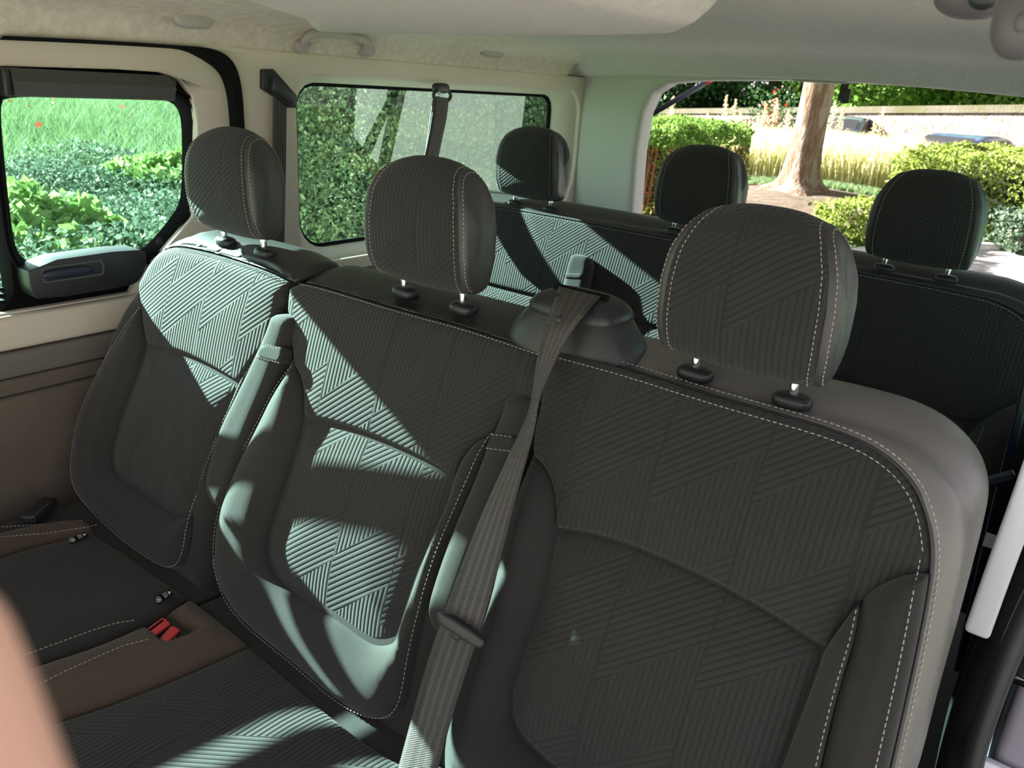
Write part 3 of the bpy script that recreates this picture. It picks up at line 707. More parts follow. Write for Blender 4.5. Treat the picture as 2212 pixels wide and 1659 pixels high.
# folded armrests / stub pads between the seats
def pad(parent, px_poly, h0, thick, name='folded_armrest'):
    P = s2(px_poly, h=h0)
    o, _ = panel(name, SF, P, M['cloth'], parent, h0=h0, bulge=.008, Rb=.02, er=.012, skirt=thick, back=True, grid=.012); return o
pad1 = pad(A, [(585, 678), (612, 674), (632, 686), (630, 710), (610, 770), (580, 850), (545, 930), (515, 1010), (490, 1080), (478, 1104), (458, 1092), (443, 1062), (446, 1020), (470, 930), (520, 830), (560, 745), (577, 705)], .004, .07)
pad2 = pad(B, [(1092, 852), (1120, 848), (1148, 862), (1142, 900), (1118, 960), (1090, 1040), (1050, 1150), (1010, 1260), (975, 1360), (950, 1378), (925, 1350), (920, 1310), (940, 1240), (980, 1130), (1020, 1040), (1050, 960), (1076, 905)], .002, .06)
def pad_cuff(parent, quad, h, w=.003):
    P = s2(quad, h=h); o, _ = panel('fabric_cuff', SF, P, M['cloth'], parent, h0=h, er=.003, skirt=.02, smooth=1, grid=.01)
    for a, b in ((0, 1), (3, 2)):
        row_stitch(o, [P[a], tuple((np.array(P[a]) + P[b]) / 2), P[b]], parent, r=.0005)
pad_cuff(pad1, [(566, 742), (610, 752), (602, 784), (552, 770)], .014)
pad_cuff(pad2, [(1060, 938), (1112, 945), (1104, 975), (1048, 968)], .012)

# ----- cushions of the second row
CF = Frame((0, .58, .405), (1, 0, 0), (0, 1, -.06), (0, .06, 1))
def c2(pts): return [CF.px(p) for p in pts]
hollow = c2([(309, 1352), (352, 1332), (372, 1330), (432, 1366), (395, 1382), (350, 1400)])
P = c2([(425, 1300), (410, 1292), (330, 1342), (220, 1392), (110, 1428), (-20, 1470), (-300, 1560), (-300, 1330), (0, 1198), (200, 1150), (290, 1205), (370, 1265)])
q1, _ = panel('cushion', CF, P, M['cloth'], A, bulge=.010, Rb=.08, er=.010, skirt=.14, back=True, grid=.02); q1['label'] = 'dark fabric seat cushion'
P = c2([(-300, 1320), (0, 1196), (120, 1164), (205, 1148), (190, 1125), (140, 1125), (0, 1150), (-300, 1250)])
q1b, _ = panel('cushion_edge', CF, P, M['suede'], A, bulge=.012, Rb=.03, er=.010, skirt=.14, back=True, grid=.02)
o = stitches('stitching', [tuple(CF.pos(np.array([p]), np.array([.013]))[0]) for p in c2([(-100, 1190), (0, 1174), (100, 1166), (190, 1152), (212, 1146)])], (0, 0, 1), A)
o = stitches('stitching', [tuple(CF.pos(np.array([p]), np.array([.009]))[0]) for p in c2([(-100, 1158), (0, 1148), (80, 1143), (180, 1133)])], (0, 0, 1), A)
P = c2([(425, 1300), (330, 1344), (220, 1394), (110, 1430), (-300, 1562), (-300, 1700), (0, 1600), (110, 1560), (250, 1515), (400, 1455), (540, 1392), (470, 1335)])
# strip with a pit: polygon with a notch is made of two panels around the hollow
L_ = c2([(305, 1350), (-300, 1562), (-300, 1700), (0, 1600), (110, 1560), (250, 1515), (400, 1455), (430, 1440), (352, 1402)])
R_ = c2([(410, 1292), (365, 1318), (375, 1328), (436, 1368), (398, 1386), (352, 1402), (430, 1440), (540, 1392), (470, 1335), (428, 1302)])
L2_ = c2([(425, 1300), (410, 1292), (365, 1318), (305, 1350), (309, 1352), (352, 1331), (374, 1329)])
full = c2([(410, 1293), (330, 1342), (220, 1392), (110, 1428), (-300, 1562), (-300, 1700), (0, 1600), (110, 1560), (250, 1515), (400, 1455), (540, 1392), (470, 1335), (428, 1302)])
pit = np.array([tuple(p) for p in round_poly(c2([(306, 1352), (345, 1332), (368, 1326), (380, 1332), (434, 1366), (428, 1374), (392, 1388), (352, 1402)]), 2, 100)])
def pit_h(a, b):
    pts = np.stack([a, b], 1); ins = inside(pts, pit); d = dist_to(pts, pit); return np.where(ins, -.045 * sst(0, .004, d), -.004 * (1 - np.clip(d / .01, 0, 1)) ** 2)
qs, _ = panel('buckle_strip', CF, full, M['suede'], B, bulge=.014, Rb=.05, er=.012, skirt=.14, back=True, grid=.0035, hfun=pit_h); qs['label'] = 'brown stitched strip with a pit for two buckles'
for ln in ([(-40, 1468), (0, 1452), (60, 1432), (130, 1406), (200, 1380), (250, 1364), (292, 1357)], [(-40, 1560), (20, 1530), (70, 1506), (140, 1470), (210, 1438), (270, 1412), (330, 1397)]):
    stitches('stitching', [tuple(CF.pos(np.array([p]), np.array([.0148]))[0]) for p in c2(ln)], (0, 0, 1), qs)
P = c2([(540, 1394), (400, 1457), (250, 1517), (110, 1562), (-300, 1702), (-300, 2300), (600, 2300), (900, 1750), (905, 1640), (880, 1650), (850, 1640), (760, 1580), (640, 1480)])
q2, _ = panel('cushion', CF, P, M['rib'], B, bulge=.010, Rb=.08, er=.010, skirt=.14, back=True, grid=.02); q2['label'] = 'ribbed fabric seat cushion'
P = [(-.50, .005), (-.50, -.5), (-.02, -.5), (-.02, .005)]
q3, _ = panel('cushion', CF, P, M['rib'], Cc, bulge=.02, Rb=.08, er=.02, skirt=.14, back=True, grid=.02)
for S_, x0, x1 in ((A, -1.52, -1.05), (B, -1.045, -.55), (Cc, -.545, -.03)):
    panel('cushion_rear', CF, [(x0, .10), (x0, -.42), (x1, -.42), (x1, .10)], M['cloth'], S_, h0=-.008, er=.006, skirt=.12, back=True, grid=.03, smooth=0)
# seat bases
for S_, x0, x1 in ((A, -1.50, -1.06), (B, -1.02, -.56), (Cc, -.50, -.04)):
    box('seat_base', ((x0 + x1) / 2, .42, .13), (x1 - x0 - .08, .36, .262), M['black_soft'], S_, bev=.02)
for S_, x0, x1 in ((A, -1.50, -1.04), (B, -1.04, -.54), (Cc, -.53, -.04)):
    box('backrest_frame', ((x0 + x1) / 2, .72, .36), (x1 - x0, .05, .44), M['black_soft'], S_, bev=.01)
# red buckles
def buckle(px_poly, tilt, label):
    T = thing('seat_belt_buckle', label, 'seat belt buckle', 'seat belt buckles in the pit')
    PF = Frame((0, .58, .400), (1, 0, 0), (0, 1, -.06), (0, .06, 1))
    o, lp = panel('buckle_body', PF, [PF.px(p) for p in px_poly], M['black'], T, h0=.0, er=.002, skirt=.04, back=True, smooth=0, grid=.008, rings=(.0008, .0016))
    c = np.mean(lp, 0)
    sub = [tuple(c + (np.array(PF.px(p)) - c) * .93) for p in px_poly]
    r_, lp2 = panel('release_button', PF, sub, M['red'], T, h0=.0035, er=.0025, skirt=.003, smooth=0, grid=.008, rings=(.0006, .0014, .0024))
    return T, PF, sub
hb = [(305, 1369), (354, 1333), (371, 1348), (320, 1387)]
hb2 = [(331, 1397), (371, 1351), (392, 1361), (362, 1393), (344, 1400)]
T1, PF, sb = buckle(hb, 0, 'red release button buckle, left of the two in the cushion pit')
sl = [tuple(np.array(sb[0]) * .8 + np.array(sb[3]) * .2), tuple(np.array(sb[1]) * .8 + np.array(sb[2]) * .2), tuple(np.array(sb[1]) * .52 + np.array(sb[2]) * .48), tuple(np.array(sb[0]) * .52 + np.array(sb[3]) * .48)]
c = np.mean(sl, 0); sl = [tuple(c + (np.array(p) - c) * .86) for p in sl]
panel('tongue_slot', PF, sl, M['black_soft'], T1, h0=.0042, er=.001, skirt=.002, smooth=0, grid=.008, rings=(.0006,))
T2, PF, sb = buckle(hb2, 0, 'red release button buckle, right of the two in the cushion pit')
c = np.mean(sb, 0)
# isofix tags
def isotag(px_quad, parent, label, text='ISOF'):
    P = [np.array(CF.px(p)) for p in px_quad]; h = .0118
    def w(u, v, dh=0):
        q = P[0] * (1 - u) * (1 - v) + P[1] * u * (1 - v) + P[2] * u * v + P[3] * (1 - u) * v
        return CF.O + CF.ea * q[0] + CF.eb * q[1] + CF.n * (h + dh)
    T = thing('isofix_tag', label, 'fabric tag', 'child seat anchor tags on the cushion')
    vs = [w(0, 0), w(1, 0), w(1, 1), w(0, 1), w(0, 0, .001), w(1, 0, .001), w(1, 1, .001), w(0, 1, .001)]
    mesh('tag_cloth', vs, [(3, 2, 1, 0), (4, 5, 6, 7), (0, 1, 5, 4), (1, 2, 6, 5), (2, 3, 7, 6), (3, 0, 4, 7)], M['black_soft'], T)
    # triangle
    mesh('arrow_print', [w(.82, .15, .0014), w(.98, .5, .0014), w(.82, .85, .0014)], [(0, 1, 2)], M['print'], T)
    # circle emblem
    n = 28; vs, fs = [], []
    for k in range(n):
        a = 2 * math.pi * k / n
        for r in (.38, .30): vs.append(w(.17 + .40 * r * math.cos(a), .5 + r * 1.1 * math.sin(a), .0014))
    for k in range(n): fs.append((2 * k, 2 * k + 1, (2 * k + 3) % (2 * n), (2 * k + 2) % (2 * n)))
    b = len(vs)
    vs += [w(.12, .34, .0014), w(.18, .30, .0014), w(.20, .52, .0014), w(.25, .42, .0014), w(.24, .66, .0014), w(.13, .72, .0014), w(.11, .5, .0014)]; fs.append(tuple(range(b, b + 7)))
    mesh('emblem_print', vs, fs, M['print'], T)
    cu = bpy.data.curves.new('t', 'FONT'); cu.body = text; cu.size = 1; cu.resolution_u = 2
    to = bpy.data.objects.new('t', cu); col.objects.link(to); dg = bpy.context.evaluated_depsgraph_get(); me = bpy.data.meshes.new_from_object(to.evaluated_get(dg)); bpy.data.objects.remove(to)
    co = np.array([tuple(v.co) for v in me.vertices]); lo, hi = co.min(0), co.max(0)
    for v in me.vertices:
        a = (v.co.x - lo[0]) / (hi[0] - lo[0]); bb = (v.co.y - lo[1]) / (hi[1] - lo[1])
        v.co = Vector(w(.50 + .24 * (1 - bb), .10 + .80 * a, .0014))
    me.name = 'word_print'; new_obj('word_print', me, M['print'], T)
isotag([(334, 1308), (366, 1287), (374, 1297), (342, 1320)], None, 'small black child seat anchor tag beside the buckle pit')
isotag([(147, 1177), (184, 1163), (192, 1170), (154, 1188)], None, 'small black child seat anchor tag near the door side of the cushion')

# ================================================================== REAR BENCH
DY = .89
RF = Frame((0, .8 + DY, .95), (1, 0, 0), (0, K, 1), (0, -1, K))
SFsave = SF
SF = RF
D = thing('rear_bench', 'three place bench of the third row behind the seats, part sunlit, with three headrests', 'bench seat')
r_out = [(-1.50, -.01), (-1.47, .004), (-.16, .004), (-.09, -.006), (-.04, -.03), (.0, -.08), (.015, -.16), (.01, -.35), (-.02, -.56), (-1.55, -.56), (-1.56, -.3), (-1.53, -.1)]
r_up = [(-1.46, -.012), (-1.2, -.012), (-.17, -.012), (-.10, -.024), (-.055, -.05), (-.028, -.10), (-.03, -.17), (-.06, -.185), (-.105, -.235), (-.42, -.205), (-.80, -.205), (-1.1, -.205), (-1.36, -.205), (-1.42, -.18), (-1.46, -.15)]
r_lo = [(-1.36, -.207), (-1.1, -.207), (-.80, -.207), (-.42, -.207), (-.105, -.237), (-.12, -.32), (-.15, -.45), (-.25, -.50), (-1.20, -.50), (-1.33, -.44)]
r_bo = [(-.105, -.237), (-.06, -.187), (-.03, -.172), (-.005, -.2), (-.012, -.35), (-.04, -.54), (-.25, -.54), (-.15, -.45), (-.12, -.32)]
br, lr = panel('backrest', RF, r_out, M['cloth'], D, h0=-.010, er=.035, skirt=.10, sdir=(0, 1, -.12), back=True, grid=.02)
ur, _ = panel('upper_panel', RF, r_up, M['rib'], br, bulge=.006, Rb=.10, er=.007, h0=-.004, grid=.015)
cr, _ = panel('lower_panel', RF, r_lo, M['rib'], br, bulge=.010, Rb=.08, er=.007, h0=-.010, grid=.015)
vr, _ = panel('side_bolster', RF, r_bo, M['cloth'], br, bulge=.03, Rb=.05, er=.008, h0=-.004)
row_stitch(vr, [(-.085, -.235), (-.09, -.32), (-.115, -.45), (-.14, -.52)], br, r=.0005)
row_stitch(ur, [(-1.44, -.017), (-1.2, -.017), (-.6, -.017), (-.17, -.018), (-.10, -.030), (-.062, -.056), (-.038, -.10)], br, r=.0005)
tr_, _ = panel('leather_top', RF, [(-1.50, -.012), (-1.47, .004), (-.16, .004), (-.09, -.006), (-.04, -.03), (-.012, -.065), (.0, -.10), (-.02, -.10), (-.05, -.052), (-.10, -.026), (-.17, -.013), (-1.2, -.013), (-1.46, -.014)], M['leather'], br, er=.004, h0=.0, outer=lr, Ro=.028, skirt=.105, sdir=(0, 1, 0), ang=100, sprof=[(.08, .006), (.2, .012), (.4, .018), (.65, .019), (.85, .014), (.95, .004), (1, -.012)])
for cx in (-1.225, -.755, -.284):
    headrest(D, cx, HRY + DY); sleeves(D, cx, HRY + DY + .004, .941)
# stub pads on the rear bench
P = [RF.px(p, .03) for p in [(1228, 556), (1240, 546), (1268, 552), (1274, 566), (1262, 620), (1254, 660), (1212, 655), (1215, 610)]]
ps, _ = panel('belt_pad', RF, P, M['cloth'], D, h0=.030, bulge=.004, Rb=.015, er=.008, skirt=.032, back=True, grid=.01); ps['label'] = 'upright grey fabric pad'
P = [RF.px(p, .034) for p in [(1222, 590), (1258, 592), (1256, 602), (1220, 600)]]
panel('fabric_cuff', RF, P, M['cloth'], D, h0=.036, er=.002, skirt=.012, smooth=0, grid=.01, rings=(.0008, .002))
P = [(-1.50, -.10), (-1.50, -.45), (-.04, -.45), (-.04, -.10)]
CF2 = Frame((0, .58 + DY, .41), (1, 0, 0), (0, 1, -.06), (0, .06, 1))
panel('cushion', CF2, [(a, b + .12) for a, b in P], M['rib'], D, bulge=.02, Rb=.08, er=.02, skirt=.14, back=True, grid=.03)
box('seat_base', (-.77, .45 + DY, .13), (1.3, .34, .262), M['black_soft'], D, bev=.02)
SF = SFsave

# ================================================================== BELTS
def ribbon(name, left, right, mat, parent, th=.0015):
    """left/right lists of 3D points"""
    L = np.array(chaikin(left, 2, False)); Rr = np.array(chaikin(right, 2, False)); n = len(L); vs, uv, fs = [], [], []
    s = 0
    for i in range(n):
        if i: s += np.linalg.norm(L[i] - L[i - 1])
        t = L[min(i + 1, n - 1)] - L[max(i - 1, 0)]; w_ = Rr[i] - L[i]; nn = np.cross(w_, t); nn /= np.linalg.norm(nn) + 1e-9
        for k in range(5):
            p = L[i] + w_ * k / 4
            vs.append(p + nn * th / 2); uv.append((k / 4, s))
        for k in range(4, -1, -1):
            p = L[i] + w_ * k / 4; vs.append(p - nn * th / 2); uv.append((k / 4, s))
    for i in range(n - 1):
        for k in range(10): k2 = (k + 1) % 10; fs.append((i * 10 + k, i * 10 + k2, (i + 1) * 10 + k2, (i + 1) * 10 + k))
    return recalc(mesh(name, vs, fs, mat, parent, True, uv))
def spx(p, h): 
    a = SF.px(p, h); return SF.O + SF.ea * a[0] + SF.eb * a[1] + SF.n * h
belt = thing('seat_belt', 'black seat belt running from the turret down the edge of the nearest seat', 'seat belt')
hs_ = [.0, .012, .03, .035, .040, .036]
slotL, slotR = at((1205, 642), 1, DC.y - .012), at((1296, 652), 1, DC.y - .012)
slotL[2] = slotR[2] = 1.005
frontL, frontR = at((1190, 668), 1, .802), at((1272, 668), 1, .802)
segL = [slotL, frontL] + [spx(p, h) for p, h in (((1176, 715), .028), ((1162, 765), .030), ((1152, 830), .034), ((1147, 874), .040), ((1132, 915), .042), ((1093, 997), .048), ((1045, 1100), .052), ((1005, 1200), .054), ((971, 1289), .056), ((955, 1335), .058), ((917, 1450), .056), ((884, 1572), .056), ((855, 1680), .056), ((820, 1800), .056))]
segR = [slotR, frontR] + [spx(p, h) for p, h in (((1242, 705), .028), ((1212, 756), .030), ((1184, 815), .036), ((1164, 862), .048), ((1156, 925), .050), ((1136, 997), .052), ((1108, 1100), .056), ((1085, 1194), .058), ((1059, 1289), .060), ((1035, 1370), .060), ((1003, 1465), .058), ((965, 1585), .058), ((938, 1690), .058), ((905, 1810), .058))]
ribbon('webbing', segL, segR, M['web'], belt)
# tongue
ta, tb = np.array(spx((945, 1328), .066)), np.array(spx((1046, 1392), .070))
d = tb - ta; L = np.linalg.norm(d); d /= L; rot = Matrix((d, np.cross(SF.n, d), SF.n)).transposed()
mid_ = (ta + tb) / 2
superbox('tongue', tuple(mid_), L / 2, .0085, .006, M['black'], belt, e=3.5, rot=rot)
superbox('stop_button', tuple(np.array(spx((985, 1371), .064))), .007, .007, .003, M['black'], belt, e=2.2, rot=rot)
superbox('stop_button', tuple(np.array(spx((1207, 690), .036)) ), .005, .005, .003, M['black'], belt, e=2.2, rot=rot)
# belt on the pillar (left)
def wpt(p, x): return np.array(at(p, 0, x))
b2_ = thing('seat_belt', 'dark grey seat belt hanging from the angled guide on the left pillar', 'seat belt')
ribbon('webbing', [wpt((590, 205), XW + .018), wpt((589, 300), XW + .02), wpt((587, 420), XW + .02), wpt((584, 560), XW + .022), wpt((580, 660), XW + .03)], [wpt((619, 232), XW + .02), wpt((618, 320), XW + .022), wpt((616, 430), XW + .024), wpt((613, 560), XW + .026), wpt((610, 680), XW + .03)], M['web'], b2_)
gd = thing('belt_guide', 'black angled belt guide on the cream left pillar', 'belt guide')
pp = plate('guide_plate', wall_px([(566, 150), (591, 149), (642, 207), (640, 234), (618, 232), (598, 212), (566, 192)], XW + .008), [], XW + .010, XW - .004, M['black'], gd); bevel(pp, .003, 2)
pp = plate('guide_cover', wall_px([(588, 164), (596, 166), (640, 208), (636, 226), (620, 224), (588, 196)], XW + .022), [], XW + .028, XW + .008, M['black'], gd); bevel(pp, .004, 2)
# belt at the rear side window
b4 = thing('seat_belt', 'seat belt hanging from a loop at the top of the rear side window', 'seat belt')
ribbon('webbing', [wpt((938, 208), XW + .02), wpt((935, 240), XW + .03), wpt((925, 300), XW + .06), wpt((912, 360), XW + .09), wpt((890, 450), XW + .13)], [wpt((969, 212), XW + .02), wpt((966, 250), XW + .035), wpt((955, 300), XW + .06), wpt((943, 360), XW + .09), wpt((920, 450), XW + .13)], M['web'], b4)
ribbon('webbing', [wpt((936, 208), XW - .0), wpt((930, 250), XW - .0), wpt((920, 320), XW), wpt((912, 400), XW)], [wpt((950, 208), XW - .0), wpt((940, 250), XW - .0), wpt((926, 320), XW), wpt((918, 400), XW)], M['web'], b4)
hk = thing('belt_anchor', 'black swivelling belt loop fixed above the rear side window', 'belt anchor')
c_ = wpt((952, 200), XW + .012)
superbox('anchor_cover', tuple(c_ + np.array([0, 0, .012])), .012, .032, .014, M['black'], hk, e=3)
tube('loop', [tuple(c_ + np.array([.006, .036 * math.cos(a), -.008 + .018 * math.sin(a)])) for a in np.linspace(0, 2 * math.pi, 25)[:-1]], .005, M['black'], hk, 8, True)
tube('bolt', [tuple(c_ + np.array([.010, -.020, 0])), tuple(c_ + np.array([.016, -.020, 0]))], .005, M['chrome'], hk, 10)

# ================================================================== CEILING FITTINGS
gh = thing('grab_handle', 'beige grab handle on the headliner above the left pillar', 'grab handle')
hp = [((655, 103), .004), ((656, 90), .03), ((668, 74), .045), ((700, 70), .05), ((750, 76), .05), ((785, 84), .045), ((796, 97), .03), ((795, 113), .004)]
pts = [wpt(p, XW + .014 + d * .8) for p, d in hp]
tube('grip', chaikin(pts, 2, False), .0105, M['fleece'] if 0 else M['handle'], gh, 14)
for p in (pts[0], pts[-1]): superbox('mount', tuple(p + np.array([-.008, 0, .004])), .022, .020, .016, M['handle'], gh, e=2.6)
for (p0, p1), lb in ((((372, 22), (455, 62)), 'beige coat hook cover on the headliner above the sliding door'), (((1040, 100), (1086, 124)), 'small beige coat hook cover on the headliner above the rear side window')):
    T = thing('coat_hook', lb, 'coat hook'); xo = .040 if p0[0] < 500 else .036; a, b = wpt(p0, XW + xo), wpt(p1, XW + xo); c_ = (a + b) / 2
    superbox('hook_cover', tuple(c_), .014, abs(b[1] - a[1]) / 2, abs(a[2] - b[2]) / 2 + .004, M['handle'], T, e=3)
    superbox('hook_base', tuple(c_ + np.array([-.016, 0, .002])), .018, abs(b[1] - a[1]) / 2 - .004, abs(a[2] - b[2]) / 2, M['handle'], T, e=3)
g2_ = thing('grab_handle', 'mauve grey grab handle at the top right of the roof lining', 'grab handle')
def yp(p, y): return np.array(at(p, 1, y))
pts = [yp((2065, -25), .62), yp((2085, 0), .60), yp((2105, 8), .585), yp((2140, -20), .54), yp((2178, -30), .46), yp((2195, 10), .43), yp((2205, 55), .42), yp((2212, 78), .42)]
superbox('mount', tuple(yp((2105, -12), .60)), .022, .026, .014, M['mauve'], g2_, e=2.4)
superbox('mount', tuple(yp((2218, 35), .44)), .013, .016, .018, M['mauve'], g2_, e=2.4)
tube('grip', chaikin([yp((2110, -10), .585), yp((2145, -30), .55), yp((2190, -30), .50), yp((2222, 0), .45), yp((2228, 40), .44)], 2, False), .007, M['mauve'], g2_, 12)
superbox('screw_plug', tuple(yp((2126, -2), .575)), .008, .008, .006, M['black'], g2_, e=2.2)
superbox('screw_plug', tuple(yp((2208, 48), .415)), .003, .003, .004, M['mauve'], g2_, e=2.2)

# ================================================================== TAILGATE FITTINGS
stt = thing('gas_strut', 'black gas strut with a red sticker at the left edge of the tailgate opening', 'gas strut')
s0, s1_ = yp((1378, 264), 2.60), yp((1560, 158), 2.95)
dr = s1_ - s0
tube('cylinder', [tuple(s0 + dr * .10), tuple(s0 + dr * 1.4)], .0095, M['navy'], stt, 14)
tube('rod', [tuple(s0), tuple(s0 + dr * .12)], .006, M['chrome'], stt, 10)
tube('end_cap', [tuple(s0 + dr * .085), tuple(s0 + dr * .12)], .011, M['black'], stt, 14)
superbox('ball_joint', tuple(s0), .014, .014, .014, M['black'], stt, e=2.4)
tube('sticker', [tuple(s0 + dr * .78), tuple(s0 + dr * .92)], .0099, plain('red_sticker', (.65, .03, .03), .5), stt, 14)
pts_ = [s0 + dr * (.80 + .02 * k) for k in range(5)]
sr = thing('pull_strap', 'black pull strap hanging from the top of the tailgate opening', 'pull strap')
a, b = yp((1825, 150), 2.62), yp((1825, 219), 2.62)
box('strap', tuple((a + b) / 2), (.024, .004, a[2] - b[2]), M['black'], sr, bev=.001)
box('strap_end', tuple(b + np.array([0, -.002, .015])), (.026, .008, .04), M['black'], sr, bev=.002)
lt = thing('tailgate_striker', 'slim grey striker cover on the edge of the rear header', 'striker cover')
c_ = (yp((1700, 172), 2.57) + yp((1845, 178), 2.57)) / 2
superbox('cover', tuple(c_), .085, .02, .006, M['handle'], lt, e=3)

# ================================================================== RIGHT DOOR EDGE
def col_strip(name, pts, y, w, d, mat, parent=None):
    P = chaikin([yp(p, y) for p in pts], 2, False); vs, fs = [], []
    for p in P:
        for dx, dy in ((-w / 2, -d / 2), (w / 2, -d / 2), (w / 2, d / 2), (-w / 2, d / 2)): vs.append((p[0] + dx, p[1] + dy, p[2]))
    for i in range(len(P) - 1):
        for k in range(4): k2 = (k + 1) % 4; fs.append((i * 4 + k, i * 4 + k2, i * 4 + 4 + k2, i * 4 + 4 + k))
    fs += [(3, 2, 1, 0), tuple(len(vs) - 4 + k for k in range(4))]
    return bevel(recalc(mesh(name, vs, fs, mat, parent)), min(w, d) * .3, 3)
sb_ = thing('door_rail_cover', 'pale silver upright cover strip at the right door opening', 'cover strip')
col_strip('cover', [(2260, 950), (2205, 1105), (2160, 1225), (2112, 1362)], .95, .026, .03, M['silver'], sb_)
pil2 = col_strip('trim_14', [(2330, 900), (2260, 1060), (2200, 1250), (2140, 1400), (2085, 1560), (2020, 1900)], 1.10, .05, .05, M['black_soft']); struct(pil2, 'black upright trim of the right door opening')
sl2 = tube('trim_15', chaikin([yp(p, .98) for p in [(2330, 980), (2225, 1200), (2155, 1365), (2105, 1480), (2068, 1600), (2045, 1690), (2010, 1860)]], 2, False), .016, M['black_soft'], None, 14); struct(sl2, 'thick round rubber seal of the right door opening')
sl3 = tube('trim_16', chaikin([yp(p, .90) for p in [(2340, 1090), (2240, 1280), (2185, 1400), (2138, 1520), (2100, 1640), (2060, 1860)]], 2, False), .012, M['black'], None, 12); struct(sl3, 'slim black seal outside the thick one')
od = thing('sliding_door', 'grey purple painted metal of the open right sliding door, low at the frame edge', 'van door')
box('door_skin', (.112, 1.02, .35), (.11, .14, 1.1), M['paint'], od, bev=.012)
a = yp((2192, 1466), .93); tube('chrome_strip', [tuple(a), tuple(a + np.array([.08, .0, -.003]))], .005, M['chrome'], od, 10)
b = yp((2160, 1660), .94); box('striker_plate', tuple(b + np.array([.01, .0, -.01])), (.07, .012, .03), M['silver'], od, bev=.003)
# belt parts at right of rear bench
rb = thing('seat_belt', 'dark blue black seat belt at the right end of the rear bench', 'seat belt')
ribbon('webbing', [yp((2212, 800), 1.35), yp((2190, 905), 1.35), yp((2150, 1060), 1.35), yp((2110, 1230), 1.35), yp((2060, 1450), 1.35)], [yp((2235, 800), 1.36), yp((2212, 905), 1.36), yp((2172, 1060), 1.36), yp((2132, 1230), 1.36), yp((2080, 1450), 1.36)], M['navy'], rb)
tg = thing('belt_tongue', 'black loop shaped belt tongue beside the leather edge of the nearest seat', 'belt tongue')
P_ = chaikin([yp((2118, 1062), 1.2), yp((2125, 1045), 1.2), yp((2160, 1035), 1.2), yp((2192, 1027), 1.2)], 2, False)
tube('loop', P_, .0085, M['navy'], tg, 10)
P_ = chaikin([yp((2122, 1060), 1.2), yp((2108, 1080), 1.2), yp((2095, 1104), 1.2)], 2, False)
tube('tab', P_, .005, M['chrome'] if 0 else M['black'], tg, 8)
tt_ = thing('fabric_label', 'small white label low behind the nearest seat near the door', 'label')
a = yp((2150, 1172), 1.15); box('label_sheet', tuple(a), (.026, .002, .020), M['print'], tt_, bev=0)

# seat buckle end by the left door side of the cushion
bk = thing('seat_belt_buckle', 'black buckle lying in the gap between the left cushion and the lower door trim', 'seat belt buckle')
c_ = CF.pos(np.array([CF.px((62, 1122))]), np.array([.01]))[0]
rt = Matrix.Rotation(math.radians(35), 3, 'Z')
box('buckle_body', tuple(c_ + np.array([-.0, .02, .0])), (.03, .075, .02), M['black'], bk, rt, .004)
box('metal_edge', tuple(c_ + np.array([.014, .02, .006])), (.002, .06, .008), M['chrome'], bk, rt, .0005)

# window stickers
fx = NT('frosted_film'); fx.setp(Base_Color=(.40, .34, .32), Roughness=.6)
tr = fx.add('ShaderNodeBsdfTransparent'); mx = fx.add('ShaderNodeMixShader'); mx.inputs[0].default_value = .19
tl = fx.add('ShaderNodeBsdfTranslucent'); tl.inputs[0].default_value = (.30, .25, .23, 1); m2 = fx.add('ShaderNodeMixShader'); m2.inputs[0].default_value = .5
fx.l.new(fx.b.outputs[0], m2.inputs[1]); fx.l.new(tl.outputs[0], m2.inputs[2])
fx.l.new(tr.outputs[0], mx.inputs[1]); fx.l.new(m2.outputs[0], mx.inputs[2]); fx.l.new(mx.outputs[0], fx.n['Material Output'].inputs[0])
stk = thing('window_lettering', 'large pale translucent lettering stuck on the rear side window', 'window sticker')
for poly in ([(771, 185), (837, 186), (835, 215), (782, 316), (764, 295)], [(838, 249), (799, 338), (816, 354)], [(879, 188), (1136, 202), (1126, 283), (1112, 400), (1060, 560), (800, 560), (841, 363)]):
    P = wall_px(poly, XW - .096); n = len(P)
    mesh('letter', [(XW - .096, *p) for p in P] + [(XW - .097, *p) for p in P], [tuple(range(n))], fx.m, stk)

# ================================================================== OUTSIDE
GZ = -.55
def rotm(n):
    """random rotations as (n,3,3)"""
    q = rng.normal(size=(n, 4)); q /= np.linalg.norm(q, axis=1)[:, None]; w_, x, y, z = q.T
    return np.stack([np.stack([1 - 2 * (y * y + z * z), 2 * (x * y - z * w_), 2 * (x * z + y * w_)], 1), np.stack([2 * (x * y + z * w_), 1 - 2 * (x * x + z * z), 2 * (y * z - x * w_)], 1), np.stack([2 * (x * z - y * w_), 2 * (y * z + x * w_), 1 - 2 * (x * x + y * y)], 1)], 1)
def leaf_mesh(name, P, size, mat, parent=None, asp=.55, fold=.15):
    n = len(P); s = size * rng.uniform(.6, 1.3, n)
    tmpl = np.array([(0, -.5, 0), (asp / 2, 0, fold), (0, .5, 0), (-asp / 2, 0, fold)])
    V = np.einsum('nij,kj->nki', rotm(n), tmpl) * s[:, None, None] + P[:, None, :]
    me = bpy.data.meshes.new(name); me.vertices.add(n * 4); me.vertices.foreach_set('co', V.ravel())
    me.loops.add(n * 4); me.loops.foreach_set('vertex_index', np.arange(n * 4, dtype=np.int32)); me.polygons.add(n)
    me.polygons.foreach_set('loop_start', np.arange(0, n * 4, 4, dtype=np.int32)); me.polygons.foreach_set('loop_total', np.full(n, 4, dtype=np.int32)); me.update(calc_edges=True)
    return new_obj(name, me, mat, parent)
